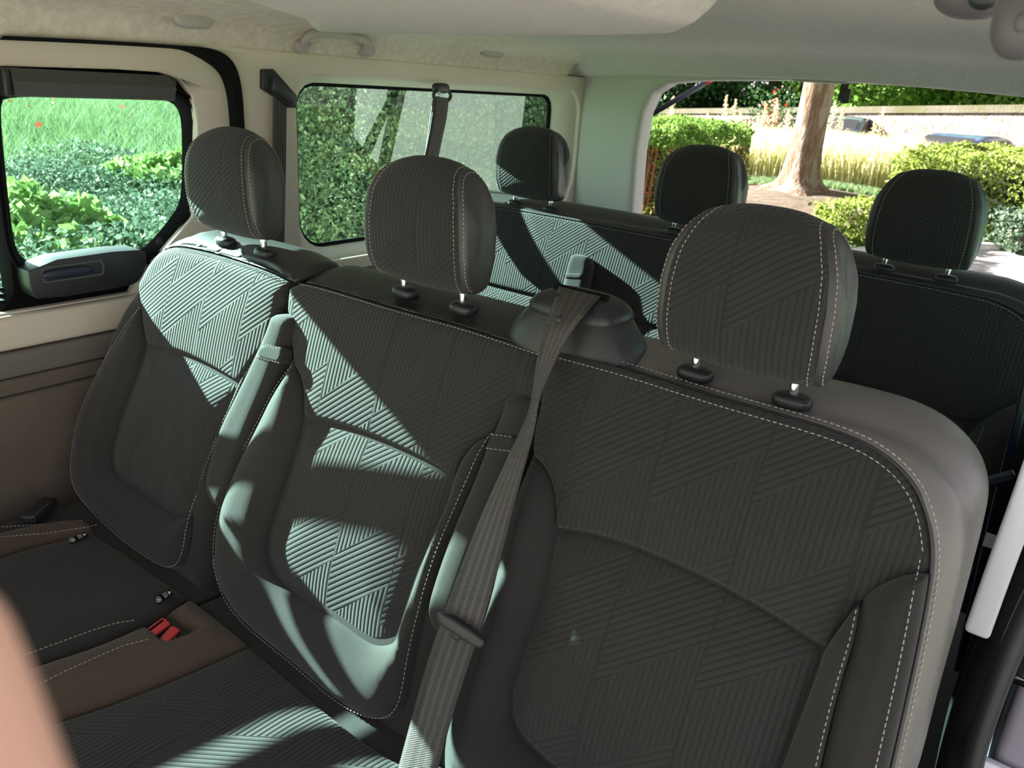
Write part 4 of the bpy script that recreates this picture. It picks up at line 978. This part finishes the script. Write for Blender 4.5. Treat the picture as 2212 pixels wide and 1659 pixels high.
def blade_mesh(name, P, h, w, mat, parent=None, lean=.35):
    """grass blades: bent two-segment strips"""
    n = len(P); hh = h * rng.uniform(.5, 1.15, n); a = rng.uniform(0, 2 * math.pi, n); dx = np.stack([np.cos(a), np.sin(a), 0 * a], 1); b = rng.uniform(0, 2 * math.pi, n)
    ln = np.stack([np.cos(b), np.sin(b), 0 * b], 1) * (hh * rng.uniform(.1, lean, n))[:, None]
    up = np.array([0, 0, 1.]); W_ = dx * (w / 2)
    v = np.stack([P - W_, P + W_, P + W_ * .8 + ln * .35 + up * (hh * .55)[:, None], P - W_ * .8 + ln * .35 + up * (hh * .55)[:, None], P + ln + up * hh[:, None]], 1)
    me = bpy.data.meshes.new(name); me.vertices.add(n * 5); me.vertices.foreach_set('co', v.ravel())
    idx = (np.arange(n) * 5)[:, None] + np.array([0, 1, 2, 3, 3, 2, 4]); me.loops.add(n * 7); me.loops.foreach_set('vertex_index', idx.ravel().astype(np.int32))
    me.polygons.add(n * 2); st_ = (np.arange(n) * 7)[:, None] + np.array([0, 4]); me.polygons.foreach_set('loop_start', st_.ravel().astype(np.int32)); me.polygons.foreach_set('loop_total', np.tile([4, 3], n).astype(np.int32)); me.update(calc_edges=True)
    return new_obj(name, me, mat, parent)
def slab_pts(n, lo, hi, depth, faces='xyzXYZ', jag=.05):
    """points close to the faces of a box, pushed in by up to depth"""
    lo, hi = np.array(lo, float), np.array(hi, float); ar = []
    S = hi - lo
    for f in faces:
        ax = 'xyz'.index(f.lower()); o = [k for k in range(3) if k != ax]; ar.append(S[o[0]] * S[o[1]])
    ar = np.array(ar) / sum(ar); out = []
    for f, a in zip(faces, ar):
        m_ = int(n * a); p = lo + rng.random((m_, 3)) * S; ax = 'xyz'.index(f.lower())
        d = rng.exponential(depth * .5, m_) - jag * (.5 + .5 * np.sin(p[:, (ax + 1) % 3] * 5) * np.sin(p[:, (ax + 2) % 3] * 6 + 1))
        p[:, ax] = (hi[ax] - d) if f.isupper() else (lo[ax] + d); out.append(p)
    return np.vstack(out)
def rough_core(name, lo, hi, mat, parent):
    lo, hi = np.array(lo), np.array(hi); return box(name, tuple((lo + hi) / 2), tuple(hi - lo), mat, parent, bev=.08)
G = dict(
    hedge=leafy('hedge_leaf', [(.06, .10, .055), (.11, .17, .08), (.20, .26, .12), (.38, .42, .24)], .35, .3),
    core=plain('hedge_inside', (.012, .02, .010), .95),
    cover=leafy('ground_cover_leaf', [(.05, .09, .06), (.09, .15, .09), (.15, .21, .14), (.25, .31, .22)], .4, .3),
    bright=leafy('bright_leaf', [(.16, .28, .08), (.24, .38, .11), (.32, .46, .16)], .45, .4),
    grass=leafy('grass_blade', [(.06, .12, .05), (.10, .18, .07), (.16, .24, .11), (.25, .30, .16)], .6, .4),
    dry=leafy('dry_grass', [(.62, .58, .34), (.75, .70, .45), (.55, .60, .25), (.85, .80, .58)], .6, .5),
    seed=leafy('seed_head', [(.62, .50, .34), (.75, .62, .45), (.5, .45, .25)], .8, .4),
    redleaf=leafy('red_stem_leaf', [(.22, .07, .04), (.16, .16, .05), (.34, .10, .06), (.20, .28, .08)], .5, .3),
    lime=leafy('lime_leaf', [(.10, .16, .03), (.18, .25, .04), (.26, .33, .07), (.34, .38, .15)], .4, .4),
    tree=leafy('dark_tree_leaf', [(.02, .06, .025), (.035, .09, .03), (.06, .14, .04)], .5, .25),
    tree2=leafy('light_tree_leaf', [(.07, .16, .03), (.14, .27, .05), (.25, .38, .09)], .5, .4),
    flower=leafy('red_flower', [(.7, .03, .02), (.85, .12, .08), (.9, .75, .7)], .5, .2),
)
# ground
t = NT('lawn_soil'); co = t.obj()
t.l.new(t.ramp(t.noise(.5, co, 5, .6), [(.32, (.10, .17, .05)), (.55, (.19, .28, .08)), (.75, (.30, .30, .13))]), t.b.inputs['Base Color']); t.setp(Roughness=.95); t.bump(t.noise(30, co, 4), .03)
def terrain(x, y):
    x = np.asarray(x, float); y = np.asarray(y, float)
    z = GZ + .30 * np.exp(-(((x + 4.9) / 2.2) ** 2 + ((y - 16.2) / 2.6) ** 2)) + .06 * np.sin(x * .8) * np.sin(y * .7)
    z = z + .20 * sst(-7, -30, x) * sst(-40, 3, -np.abs(y - 8))
    return z
gx = np.linspace(-70, 30, 150); gy = np.linspace(-30, 80, 160); X, Y = np.meshgrid(gx, gy, indexing='ij'); Z = terrain(X, Y) - .02 - .25 * ((np.abs(X) < 2.3) & (np.abs(Y) < 12))
ny = len(gy); vs = np.stack([X.ravel(), Y.ravel(), Z.ravel()], 1); ii = np.arange(len(gx) - 1)[:, None] * ny + np.arange(ny - 1)[None]; ii = ii.ravel()
gr = mesh('ground', vs, np.stack([ii, ii + ny, ii + ny + 1, ii + 1], 1), t.m, None, True); struct(gr, 'lawn and rough ground around the parked van')
asp = varied('asphalt', (.30, .29, .29), (.50, .48, .47), 40, .9, (120, .01))
P = [(-2.45, -12), (6.0, -12), (6.0, 14.6), (-.4, 13.9), (-2.0, 11.9), (-2.45, 10.6)]
rd = mesh('road', [(a, b, GZ + .05) for a, b in P], [tuple(range(len(P)))], asp); struct(rd, 'pale sunlit asphalt under and behind the van')
kb = tube('kerb', [(-2.5, -6, GZ + .05), (-2.5, 10.4, GZ + .05), (-2.05, 11.9, GZ + .05), (-.4, 14.0, GZ + .05), (4, 14.6, GZ + .05)], .09, varied('kerb_stone', (.42, .40, .38), (.6, .58, .55), 20), None, 8); struct(kb, 'stone kerb')
soil = varied('bare_soil', (.08, .06, .045), (.15, .12, .09), 5, .95, (40, .02))
n = 60; vs = [(-4.9, 15.0, float(terrain(-4.9, 15.0)) + .03)]
for k in range(n):
    a = 2 * math.pi * k / n; r = 1 + .12 * math.sin(3 * a + 1) + .07 * math.sin(7 * a)
    for q in (.5, 1): x, y = -4.3 + 2.3 * r * q * math.cos(a), 14.4 + 1.9 * r * q * math.sin(a); vs.append((x, y, float(terrain(x, y)) + .02))
fs = []
for k in range(n):
    j = (k + 1) % n; fs += [(0, 1 + 2 * k, 1 + 2 * j), (1 + 2 * k, 2 + 2 * k, 2 + 2 * j, 1 + 2 * j)]
sp = mesh('soil_patch', vs, fs, soil, None, True); struct(sp, 'bare soil around the foot of the tree')

# hedge beside the rear side window
hg = thing('hedge', 'dense dark green leafy hedge standing close to the rear side window', 'hedge', loc=(0, 0, 0))
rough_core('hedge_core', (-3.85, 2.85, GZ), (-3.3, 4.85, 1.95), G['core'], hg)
P1 = slab_pts(190000, (-3.8, 2.5, GZ), (-3.05, 5.15, 2.2), .16, 'XyYZx', .10)
leaf_mesh('foliage', P1, .028, G['hedge'], hg)
# ground cover and lighter bushes under the sliding door window
def bush(name, label, cat, c, r, n, size, mat, group=None, stem=True, sq=.7, asp_=.6):
    T = thing(name, label, cat, group, (0, 0, 0)); d = rng.normal(size=(n, 3)); d /= np.linalg.norm(d, axis=1)[:, None]
    lump = 1 + .18 * np.sin(d[:, 0] * 5 + c[0]) * np.sin(d[:, 1] * 5 + c[1] * 2) + .12 * np.sin(d[:, 2] * 8 + c[0] * 3)
    P = np.array(c) + d * np.array(r) * (lump * rng.uniform(sq, 1.0, n))[:, None]; P = P[P[:, 2] > float(terrain(c[0], c[1])) - .02]
    leaf_mesh('foliage', P, size, mat, T, asp_)
    if stem:
        z0 = float(terrain(c[0], c[1])); vs, fs = [], []
        for k in range(7):
            a = 2.4 * k; v, f = tube_geo([(c[0], c[1], z0), (c[0] + .3 * r[0] * math.cos(a), c[1] + .3 * r[1] * math.sin(a), (z0 + c[2]) / 2 + .1), (c[0] + .7 * r[0] * math.cos(a), c[1] + .7 * r[1] * math.sin(a), c[2] + r[2] * .3)], [.02, .015, .006], 6); b = len(vs); vs += v; fs += [tuple(i + b for i in ff) for ff in f]
        mesh('stems', vs, fs, plain('bark_' + name, (.16, .12, .08), .9), T, True)
    return T
gc = thing('ground_cover', 'low blue green ground cover filling the lower half of the left door window view', 'ground cover')
n = 90000; P = np.stack([rng.uniform(-11.5, -3.6, n), rng.uniform(.8, 7.5, n), np.zeros(n)], 1); P = P[(P[:, 0] < -5.0) | (P[:, 1] < 2.4)]; P = P[~((P[:, 1] > 2.4) & (P[:, 0] > -5.2))]
P[:, 2] = terrain(P[:, 0], P[:, 1]) + rng.uniform(.15, .55, len(P)) + .12 * np.sin(P[:, 0] * 2.1) * np.sin(P[:, 1] * 2.7)
g_ = leaf_mesh('foliage', P, .055, G['cover'], gc); gc['kind'] = 'stuff'
bush('bush', 'bright green big leaved plant at the lower left of the left door window', 'bush', (-6.6, 2.75, -.2), (.9, .55, .42), 3800, .10, G['bright'], asp_=.9)
bush('bush', 'bright green big leaved plant at the right of the left door window', 'bush', (-8.9, 5.5, -.15), (.9, .8, .42), 3400, .10, G['bright'], asp_=.9)
mg = thing('meadow', 'long green grass beyond the ground cover, seen through the left door window', 'grass'); mg['kind'] = 'stuff'
n = 110000; P = np.stack([-rng.uniform(10.5, 30, n), rng.uniform(2, 22, n), np.zeros(n)], 1); P[:, 2] = terrain(P[:, 0], P[:, 1]) - .02
blade_mesh('grass_blades', P, .58, .018, G['grass'], mg, lean=.9)
# flowers in the meadow
fl = thing('meadow_flowers', 'small scattered orange and pink flowers in the long grass', 'flowers'); fl['kind'] = 'stuff'
P = np.stack([-rng.uniform(14, 26, 60), rng.uniform(6, 16, 60), np.zeros(60)], 1); P[:, 2] = terrain(P[:, 0], P[:, 1]) + .55
leaf_mesh('petals', P, .09, G['flower'], fl, asp=1)
# fence and trees far left
sh = thing('shrubbery', 'long shaded belt of dark shrubs at the far edge of the meadow', 'shrubs')
rough_core('shrub_core', (-31.5, 1.0, GZ), (-28.6, 34.0, .5), G['core'], sh)
leaf_mesh('foliage', slab_pts(30000, (-32, 0.5, GZ), (-28.0, 35, .8), .3, 'XZy', .35), .16, G['cover'], sh)
for k in range(9):
    T = thing('fence_post', 'dark slim fence post far off across the meadow, %s from the left' % 'first second third fourth fifth sixth seventh eighth ninth'.split()[k], 'fence post', 'fence posts beyond the meadow'); x, y = -27.3, 8 + k * 1.9
    tube('post', [(x, y, float(terrain(x, y))), (x, y, float(terrain(x, y)) + 1.2)], .05, M['black'], T, 8)
def tree(label, c, r, trunk_r, mat, n, size, group=None, base=None):
    T = thing('tree', label, 'tree', group); z0 = float(terrain(c[0], c[1])); tube('trunk', [(c[0], c[1], z0 - .1), (c[0], c[1], c[2])], [trunk_r, trunk_r * .6], plain('tree_bark', (.12, .10, .08), .9), T, 10)
    d = rng.normal(size=(n, 3)); d /= np.linalg.norm(d, axis=1)[:, None]
    lump = 1 + .2 * np.sin(d[:, 0] * 4 + c[0]) * np.sin(d[:, 1] * 4 + c[1]) + .15 * np.sin(d[:, 2] * 7 + c[0])
    P = np.array(c) + d * np.array(r) * (lump * rng.uniform(.55, 1.0, n) ** .5)[:, None]; P = P[P[:, 2] > z0]
    leaf_mesh('crown', P, size, mat, T); return T
for k, (x, y, z, rx, ry, rz, m_, lb) in enumerate(((-40, 12, 2.0, 4, 6, 3.4, 'tree', 'dark tree mass far left beyond the fence'), (-42, 24, 2.2, 4, 5, 3.4, 'tree2', 'yellow green tree beyond the fence at the right of the door window'), (-44, 36, 2.5, 5, 7, 4, 'tree', 'dark tree farthest beyond the fence'), (-46, 2, 3, 5, 7, 4.5, 'tree', 'dark tree at the far left edge of the meadow'))):
    tree(lb, (x, y, z), (rx, ry, rz), .3, G[m_], 9000, .42, 'trees beyond the meadow')

# ---- behind the van
def gp(p, y): return np.array(at(p, 1, y))
# left hedge with red stems
HX = gp((1612, 330), 11.4)[0]
hl = thing('hedge', 'clipped hedge with reddish stems at the left of the tailgate view', 'hedge')
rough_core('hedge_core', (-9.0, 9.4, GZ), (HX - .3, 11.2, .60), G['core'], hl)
P = slab_pts(60000, (-9.0, 9.0, GZ), (HX, 11.5, .84), .14, 'XyZ', .12)
low = P[:, 2] < .62
leaf_mesh('red_foliage', P[low & (rng.random(len(P)) < .6)], .05, G['redleaf'], hl); leaf_mesh('foliage', P[~low | (rng.random(len(P)) < .35)], .055, G['tree2'], hl)
vs, fs = [], []
for k in range(420):
    x, y = rng.uniform(-8.5, HX - .1), 9.05 + rng.uniform(-.06, .2); a = rng.uniform(-.12, .12); v, f = tube_geo([(x, y, GZ), (x + a * .5, y - .03, .1), (x + a, y - .02, .66)], [.008, .006, .004], 4); b = len(vs); vs += v; fs += [tuple(i + b for i in ff) for ff in f]
mesh('red_stems', vs, fs, plain('red_bark', (.26, .08, .05), .8), hl)
# right hedge
hr_ = thing('hedge', 'bright lime green clipped hedge at the right of the tailgate view', 'hedge')
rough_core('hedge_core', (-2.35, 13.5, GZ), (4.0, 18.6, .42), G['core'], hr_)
P = slab_pts(60000, (-2.75, 13.1, GZ), (4.0, 19.0, .62), .13, 'xyZ', .14)
leaf_mesh('foliage', P, .07, G['lime'], hr_)
# small shrubs at the road edge
bush('shrub', 'small pale green shrub in front of the tree, at the road edge', 'shrub', (-2.75, 12.2, -.28), (.75, .5, .36), 3200, .075, G['lime'])
bush('shrub', 'small grey green shrub at the right edge under the lime hedge', 'shrub', (-.75, 13.0, -.22), (.62, .4, .42), 2600, .075, G['cover'])
# the tree
tx, ty = at((1722, 400), 1, 15.5)[0], 15.5; tz = float(terrain(tx, ty))
tr_m = varied('mottled_bark', (.22, .14, .09), (.52, .46, .38), 3.2, .9, (25, .02))
t = NT('tree_trunk_bark'); co = t.obj(); mp = t.add('ShaderNodeMapping'); mp.inputs['Scale'].default_value = (3, 3, .8); t.l.new(co, mp.inputs['Vector'])
t.l.new(t.ramp(t.noise(2.2, mp.outputs[0], 6, .65), [(.30, (.09, .045, .02)), (.48, (.16, .10, .06)), (.60, (.27, .22, .17)), (.8, (.19, .15, .11))]), t.b.inputs['Base Color']); t.setp(Roughness=.9); t.bump(t.noise(9, mp.outputs[0], 5), .04)
T = thing('tree', 'single tree with a mottled smooth trunk in the middle of the tailgate view', 'tree')
zs_ = [-.1, .0, .06, .16, .35, .7, 1.2, 1.8, 2.4, 3.2, 4.2]; rs = [.78, .62, .50, .40, .34, .30, .275, .27, .29, .27, .2]
L = []
for z, r in zip(zs_, rs):
    L.append([(tx + .03 * z + (r * (1 + (.22 * max(0, 1 - z / .45)) * math.sin(5 * a + .6) + .03 * math.sin(3 * a + z))) * math.cos(a), ty + r * (1 + (.18 * max(0, 1 - z / .45)) * math.sin(4 * a)) * math.sin(a), tz + z) for a in [2 * math.pi * k / 36 for k in range(36)]])
ring_loft('trunk', L, t.m, T)
for a, ln in ((.3, 2.2), (2.3, 2.0), (4.2, 2.2), (5.4, 1.8)):
    tube('branch', [(tx + .1, ty, tz + 3.0), (tx + .1 + .6 * math.cos(a), ty + .6 * math.sin(a), tz + 4.0), (tx + ln * math.cos(a), ty + ln * math.sin(a), tz + 5.2)], [.2, .13, .05], t.m, T, 10)
d = rng.normal(size=(9000, 3)); d /= np.linalg.norm(d, axis=1)[:, None]; P = np.array([tx, ty, tz + 6.0]) + d * np.array([3.2, 3.2, 2.2]) * rng.uniform(.5, 1, 9000)[:, None]
leaf_mesh('crown', P, .22, G['tree2'], T)
# grass behind the van
lw = thing('lawn_grass', 'short green grass around the tree', 'grass'); lw['kind'] = 'stuff'
n = 60000; P = np.stack([rng.uniform(-10, 1, n), rng.uniform(14.5, 21, n), np.zeros(n)], 1); P = P[((P[:, 0] + 4.3) / 2.2) ** 2 + ((P[:, 1] - 14.4) / 1.8) ** 2 > 1]; P[:, 2] = terrain(P[:, 0], P[:, 1]) - .02
blade_mesh('grass_blades', P, .13, .022, G['grass'], lw)
tg_ = thing('tall_grass', 'tall sun bleached grass in a band behind the tree', 'grass'); tg_['kind'] = 'stuff'
n = 70000; P = np.stack([rng.uniform(-13, .5, n), rng.uniform(17.6, 24, n), np.zeros(n)], 1); P = P[(P[:, 0] < -3.4) | (P[:, 1] > 19.6)]; P = P[P[:, 1] < 22.6]; P[:, 2] = terrain(P[:, 0], P[:, 1]) - .02
blade_mesh('grass_blades', P, 1.05, .024, G['dry'], tg_, lean=.5)
# tall seed heads
seeds = [(1455, 208), (1570, 205), (1590, 215), (1600, 240), (1640, 245), (1655, 225), (1680, 212), (1705, 235), (1805, 218), (1822, 232), (1790, 250), (1910, 232), (1935, 255), (1985, 255), (2000, 275), (1890, 262), (1530, 240), (1620, 265)]
ORD = 'first second third fourth fifth sixth seventh eighth ninth tenth eleventh twelfth thirteenth fourteenth fifteenth sixteenth seventeenth eighteenth'.split()
for i, (a, b) in enumerate(sorted(seeds)):
    yy = 17.6 + (i * 37 % 11) * .22; top = gp((a, b), yy); z0 = float(terrain(top[0], yy))
    S = thing('seed_head_stalk', 'tall pale stalk with feathery seed head in the bleached grass, %s from the left' % ORD[i], 'wild plant', 'seed head stalks behind the tree')
    tube('stalk', [(top[0] - .08, yy, z0), (top[0] - .02, yy, (z0 + top[2]) / 2), tuple(top)], [.010, .008, .003], plain('stalk_green', (.5, .5, .25), .8) if i == 0 else bpy.data.materials['stalk_green'], S, 5)
    m_ = 150; tt = rng.random(m_); P = np.stack([top[0] + rng.normal(0, .07, m_) * (1.1 - tt), yy + rng.normal(0, .07, m_) * (1.1 - tt), top[2] - .55 * (1 - tt)], 1); leaf_mesh('seed_head', P, .045, G['seed'], S)['kind'] = 'stuff'
rf = thing('flowering_shrub', 'dark shrub with red and white flowers left of the tree', 'shrub'); c_ = gp((1668, 245), 23)
P = c_ + rng.normal(size=(90, 3)) * np.array([.2, .2, .36]); leaf_mesh('flowers', P, .09, G['flower'], rf, asp=1)
P = c_ + np.array([0, .4, -.5]) + rng.normal(size=(2500, 3)) * np.array([.5, .4, .5]); leaf_mesh('foliage', P, .10, G['tree'], rf)
# stone wall
t = NT('rubble_wall'); co = t.obj(); v = t.add('ShaderNodeTexVoronoi'); v.feature = 'DISTANCE_TO_EDGE'; v.inputs['Scale'].default_value = 6.5; t.l.new(co, v.inputs['Vector'])
v2 = t.add('ShaderNodeTexVoronoi'); v2.inputs['Scale'].default_value = 6.5; t.l.new(co, v2.inputs['Vector'])
cs_ = t.ramp(v2.outputs['Color'], [(0, (.08, .055, .045)), (.5, (.15, .11, .095)), (1, (.22, .18, .15))]); mk = t.ramp(v.outputs['Distance'], [(.015, (1, 1, 1)), (.05, (0, 0, 0))])
mxx = t.add('ShaderNodeMix', data_type='RGBA'); t.l.new(mk, mxx.inputs[0]); t.l.new(cs_, mxx.inputs[6]); mxx.inputs[7].default_value = (.30, .26, .23, 1); t.l.new(mxx.outputs[2], t.b.inputs['Base Color']); t.bump(v.outputs['Distance'], .03); t.setp(Roughness=.95)
A0, A1 = gp((1380, 232), 33), gp((2300, 240), 24); A0[2] = .40; A1[2] = 1.55
ww = thing('stone_wall', 'long rubble stone wall with a mossy coping behind the lime hedge', 'wall')
dv = (A1 - A0); dv[2] = 0; nn = np.array([-dv[1], dv[0], 0]); nn /= np.linalg.norm(nn); 
def wslab(name, zlo, zhi, th, mat, kx=0):
    q = []
    for Pq in (A0, A1):
        for s_ in (-1, 1):
            for z in (zlo, zhi): q.append(Pq + nn * s_ * th / 2 + np.array([0, 0, -Pq[2] + (Pq[2] + z if z > -.5 else GZ - .3)]))
    return recalc(mesh(name, q, [(0, 1, 3, 2), (4, 6, 7, 5), (0, 4, 5, 1), (2, 3, 7, 6), (1, 5, 7, 3), (0, 2, 6, 4)], mat, ww))
wslab('wall_body', -9, -.12, .45, t.m)
wslab('coping', -.14, .05, .62, varied('mossy_coping', (.06, .06, .025), (.10, .09, .075), 1.6, .95, (20, .02)))
# cars
def car(label, c, ang, paint, L_=4.2):
    T = thing('car', label, 'car', None, tuple(c)); T.rotation_euler = (0, 0, ang)
    side = [(-2.1, .35), (-2.08, .72), (-1.9, .90), (-1.15, .98), (-.55, 1.36), (.1, 1.45), (.9, 1.42), (1.5, 1.08), (2.0, .98), (2.1, .6), (2.05, .3)]
    side = [tuple(p) for p in round_poly(side, 2, 200)]
    L = []
    for w_, k in ((-.86, .93), (-.84, .98), (-.70, 1.0), (.70, 1.0), (.84, .98), (.86, .93)): L.append([(p[0] * k, w_ * (1 - .22 * max(0, (p[1] - .95) / .5)), .35 + (p[1] - .35) * k) for p in side])
    ring_loft('body', L, paint, T, cap=True)
    for s_ in (-1, 1):
        y1_, y2_ = s_ * .845, s_ * .70
        mesh('side_window', [(-.98, y1_ , .99), (1.2, y1_, .99), (.82, y2_, 1.34), (-.45, y2_, 1.32), (-.98, y1_ * 1.01, .98), (1.2, y1_ * 1.01, .98)], [(0, 1, 2, 3)], M['black'], T)
        for x in (-1.35, 1.3):
            v_, f_ = tube_geo([(x, s_ * .70, .31), (x, s_ * .88, .31)], .31, 24); mesh('wheel', v_, f_, M['black_soft'], T)
    mesh('windscreen', [(-1.18, -.70, .99), (-1.18, .70, .99), (-.60, .58, 1.36), (-.60, -.58, 1.36)], [(0, 1, 2, 3)], M['black'], T)
    return T
c_ = gp((1825, 262), 24); car('dark green car partly hidden behind the tree and the tall grass', (gp((1785, 262), 24.5)[0], 26.5, GZ + .05), 1.5, plain('green_paint', (.05, .12, .13), .2, coat=1))
c_ = gp((2055, 292), 21); car('dark blue car whose roof shows above the lime hedge', (c_[0], 22.8, GZ - .10), 1.25, plain('blue_paint', (.04, .09, .2), .2, coat=1))
# trees behind the wall
for k, (x, y, z, r, m_, lb) in enumerate(((-26, 37, 3.6, 4.6, 'tree', 'dark evergreen tree at the left of the tailgate view'), (-19, 36, 3.6, 4.4, 'tree', 'dark evergreen tree left of the trunk, beyond the grass'), (-13.2, 36, 3.8, 4.2, 'tree', 'dark evergreen tree directly behind the mottled trunk'), (-8.2, 33, 3.2, 2.9, 'tree2', 'light green tree above the stone wall, right of the pull strap'), (-3.6, 32, 3.4, 2.8, 'tree2', 'light green tree above the stone wall at the right edge'), (-6, 40, 4.5, 4.5, 'tree', 'dark tree behind the light green ones'), (2, 36, 4, 4.5, 'tree', 'dark tree at the far right behind the wall'), (-34, 40, 4, 5, 'tree', 'dark tree farthest left behind the hedge'))):
    tree(lb, (x, y, z), (r, r, r * .95), .3, G[m_], 16000, .30, 'trees behind the stone wall')

# ================================================================== HAND
skin = NT('skin'); skin.setp(Base_Color=(.78, .46, .37), Roughness=.5); skin.b.inputs['Subsurface Weight'].default_value = .2; skin.b.inputs['Subsurface Radius'].default_value = (.01, .004, .002); skin.b.inputs['Subsurface Scale'].default_value = .5
def campt(px_, dist):
    r = ray(px_); r /= np.linalg.norm(r); return CAM + r * dist
def hand():
    T = thing('person', 'fingertip of the person holding the camera, blurred, at the lower left corner', 'person')
    tip, b1_, b2_, b3_ = campt((-215, 1270), .085), campt((-95, 1720), .082), campt((100, 2450), .080), campt((250, 3150), .082)
    side = campt((-600, 2700), .085) - b2_; side /= np.linalg.norm(side); fwd = campt((170, 2450), .12) - b2_; fwd /= np.linalg.norm(fwd)
    axis = b3_ - b2_; axis /= np.linalg.norm(axis)
    vs = []; es = []; rad = []
    def add(p, r, par=None):
        vs.append(tuple(p)); rad.append(r)
        if par is not None: es.append((par, len(vs) - 1))
        return len(vs) - 1
    palm = b3_ + axis * .055 + side * .030
    root = add(palm, .020)
    wrist = add(palm + axis * .05 + side * .004, .021, root); add(palm + axis * .11 + side * .004, .024, wrist)
    k0 = add(b3_ + axis * .008, .0105, root); a = add(b2_, .0088, k0); b = add(b1_, .0080, a); c = add(b1_ * .35 + tip * .65, .0075, b); add(tip, .0062, c)
    for i, (o, ln) in enumerate(((.021, 1.05), (.041, .98), (.060, .78))):
        k = add(b3_ + side * o + axis * (.010 + .004 * i), .0105 - .0006 * i, root); q = add(b3_ + side * o - axis * .030 * ln + fwd * .012, .0088 - .0005 * i, k); r_ = add(b3_ + side * o - axis * .040 * ln + fwd * .034, .0078 - .0005 * i, q); add(b3_ + side * o - axis * .026 * ln + fwd * .048, .0066 - .0005 * i, r_)
    k = add(palm - side * .026 + fwd * .004 - axis * .004, .0125, root); q = add(palm - side * .045 + fwd * .012 - axis * .030, .0105, k); add(palm - side * .040 + fwd * .026 - axis * .052, .0085, q)
    me = bpy.data.meshes.new('hand'); me.from_pydata(vs, es, []); o = new_obj('hand', me, None, T)
    sk = o.modifiers.new('skin', 'SKIN'); sk.use_smooth_shade = True
    for i, r in enumerate(rad): me.skin_vertices[0].data[i].radius = (r, r)
    me.skin_vertices[0].data[0].use_root = True
    sb2 = o.modifiers.new('sub', 'SUBSURF'); sb2.levels = 2; sb2.render_levels = 2
    dg = bpy.context.evaluated_depsgraph_get(); m2_ = bpy.data.meshes.new_from_object(o.evaluated_get(dg)); bpy.data.objects.remove(o)
    new_obj('hand', m2_, skin.m, T, True)
    nl = tip * .85 + b1_ * .15 + fwd * .0062
    return T
hand()
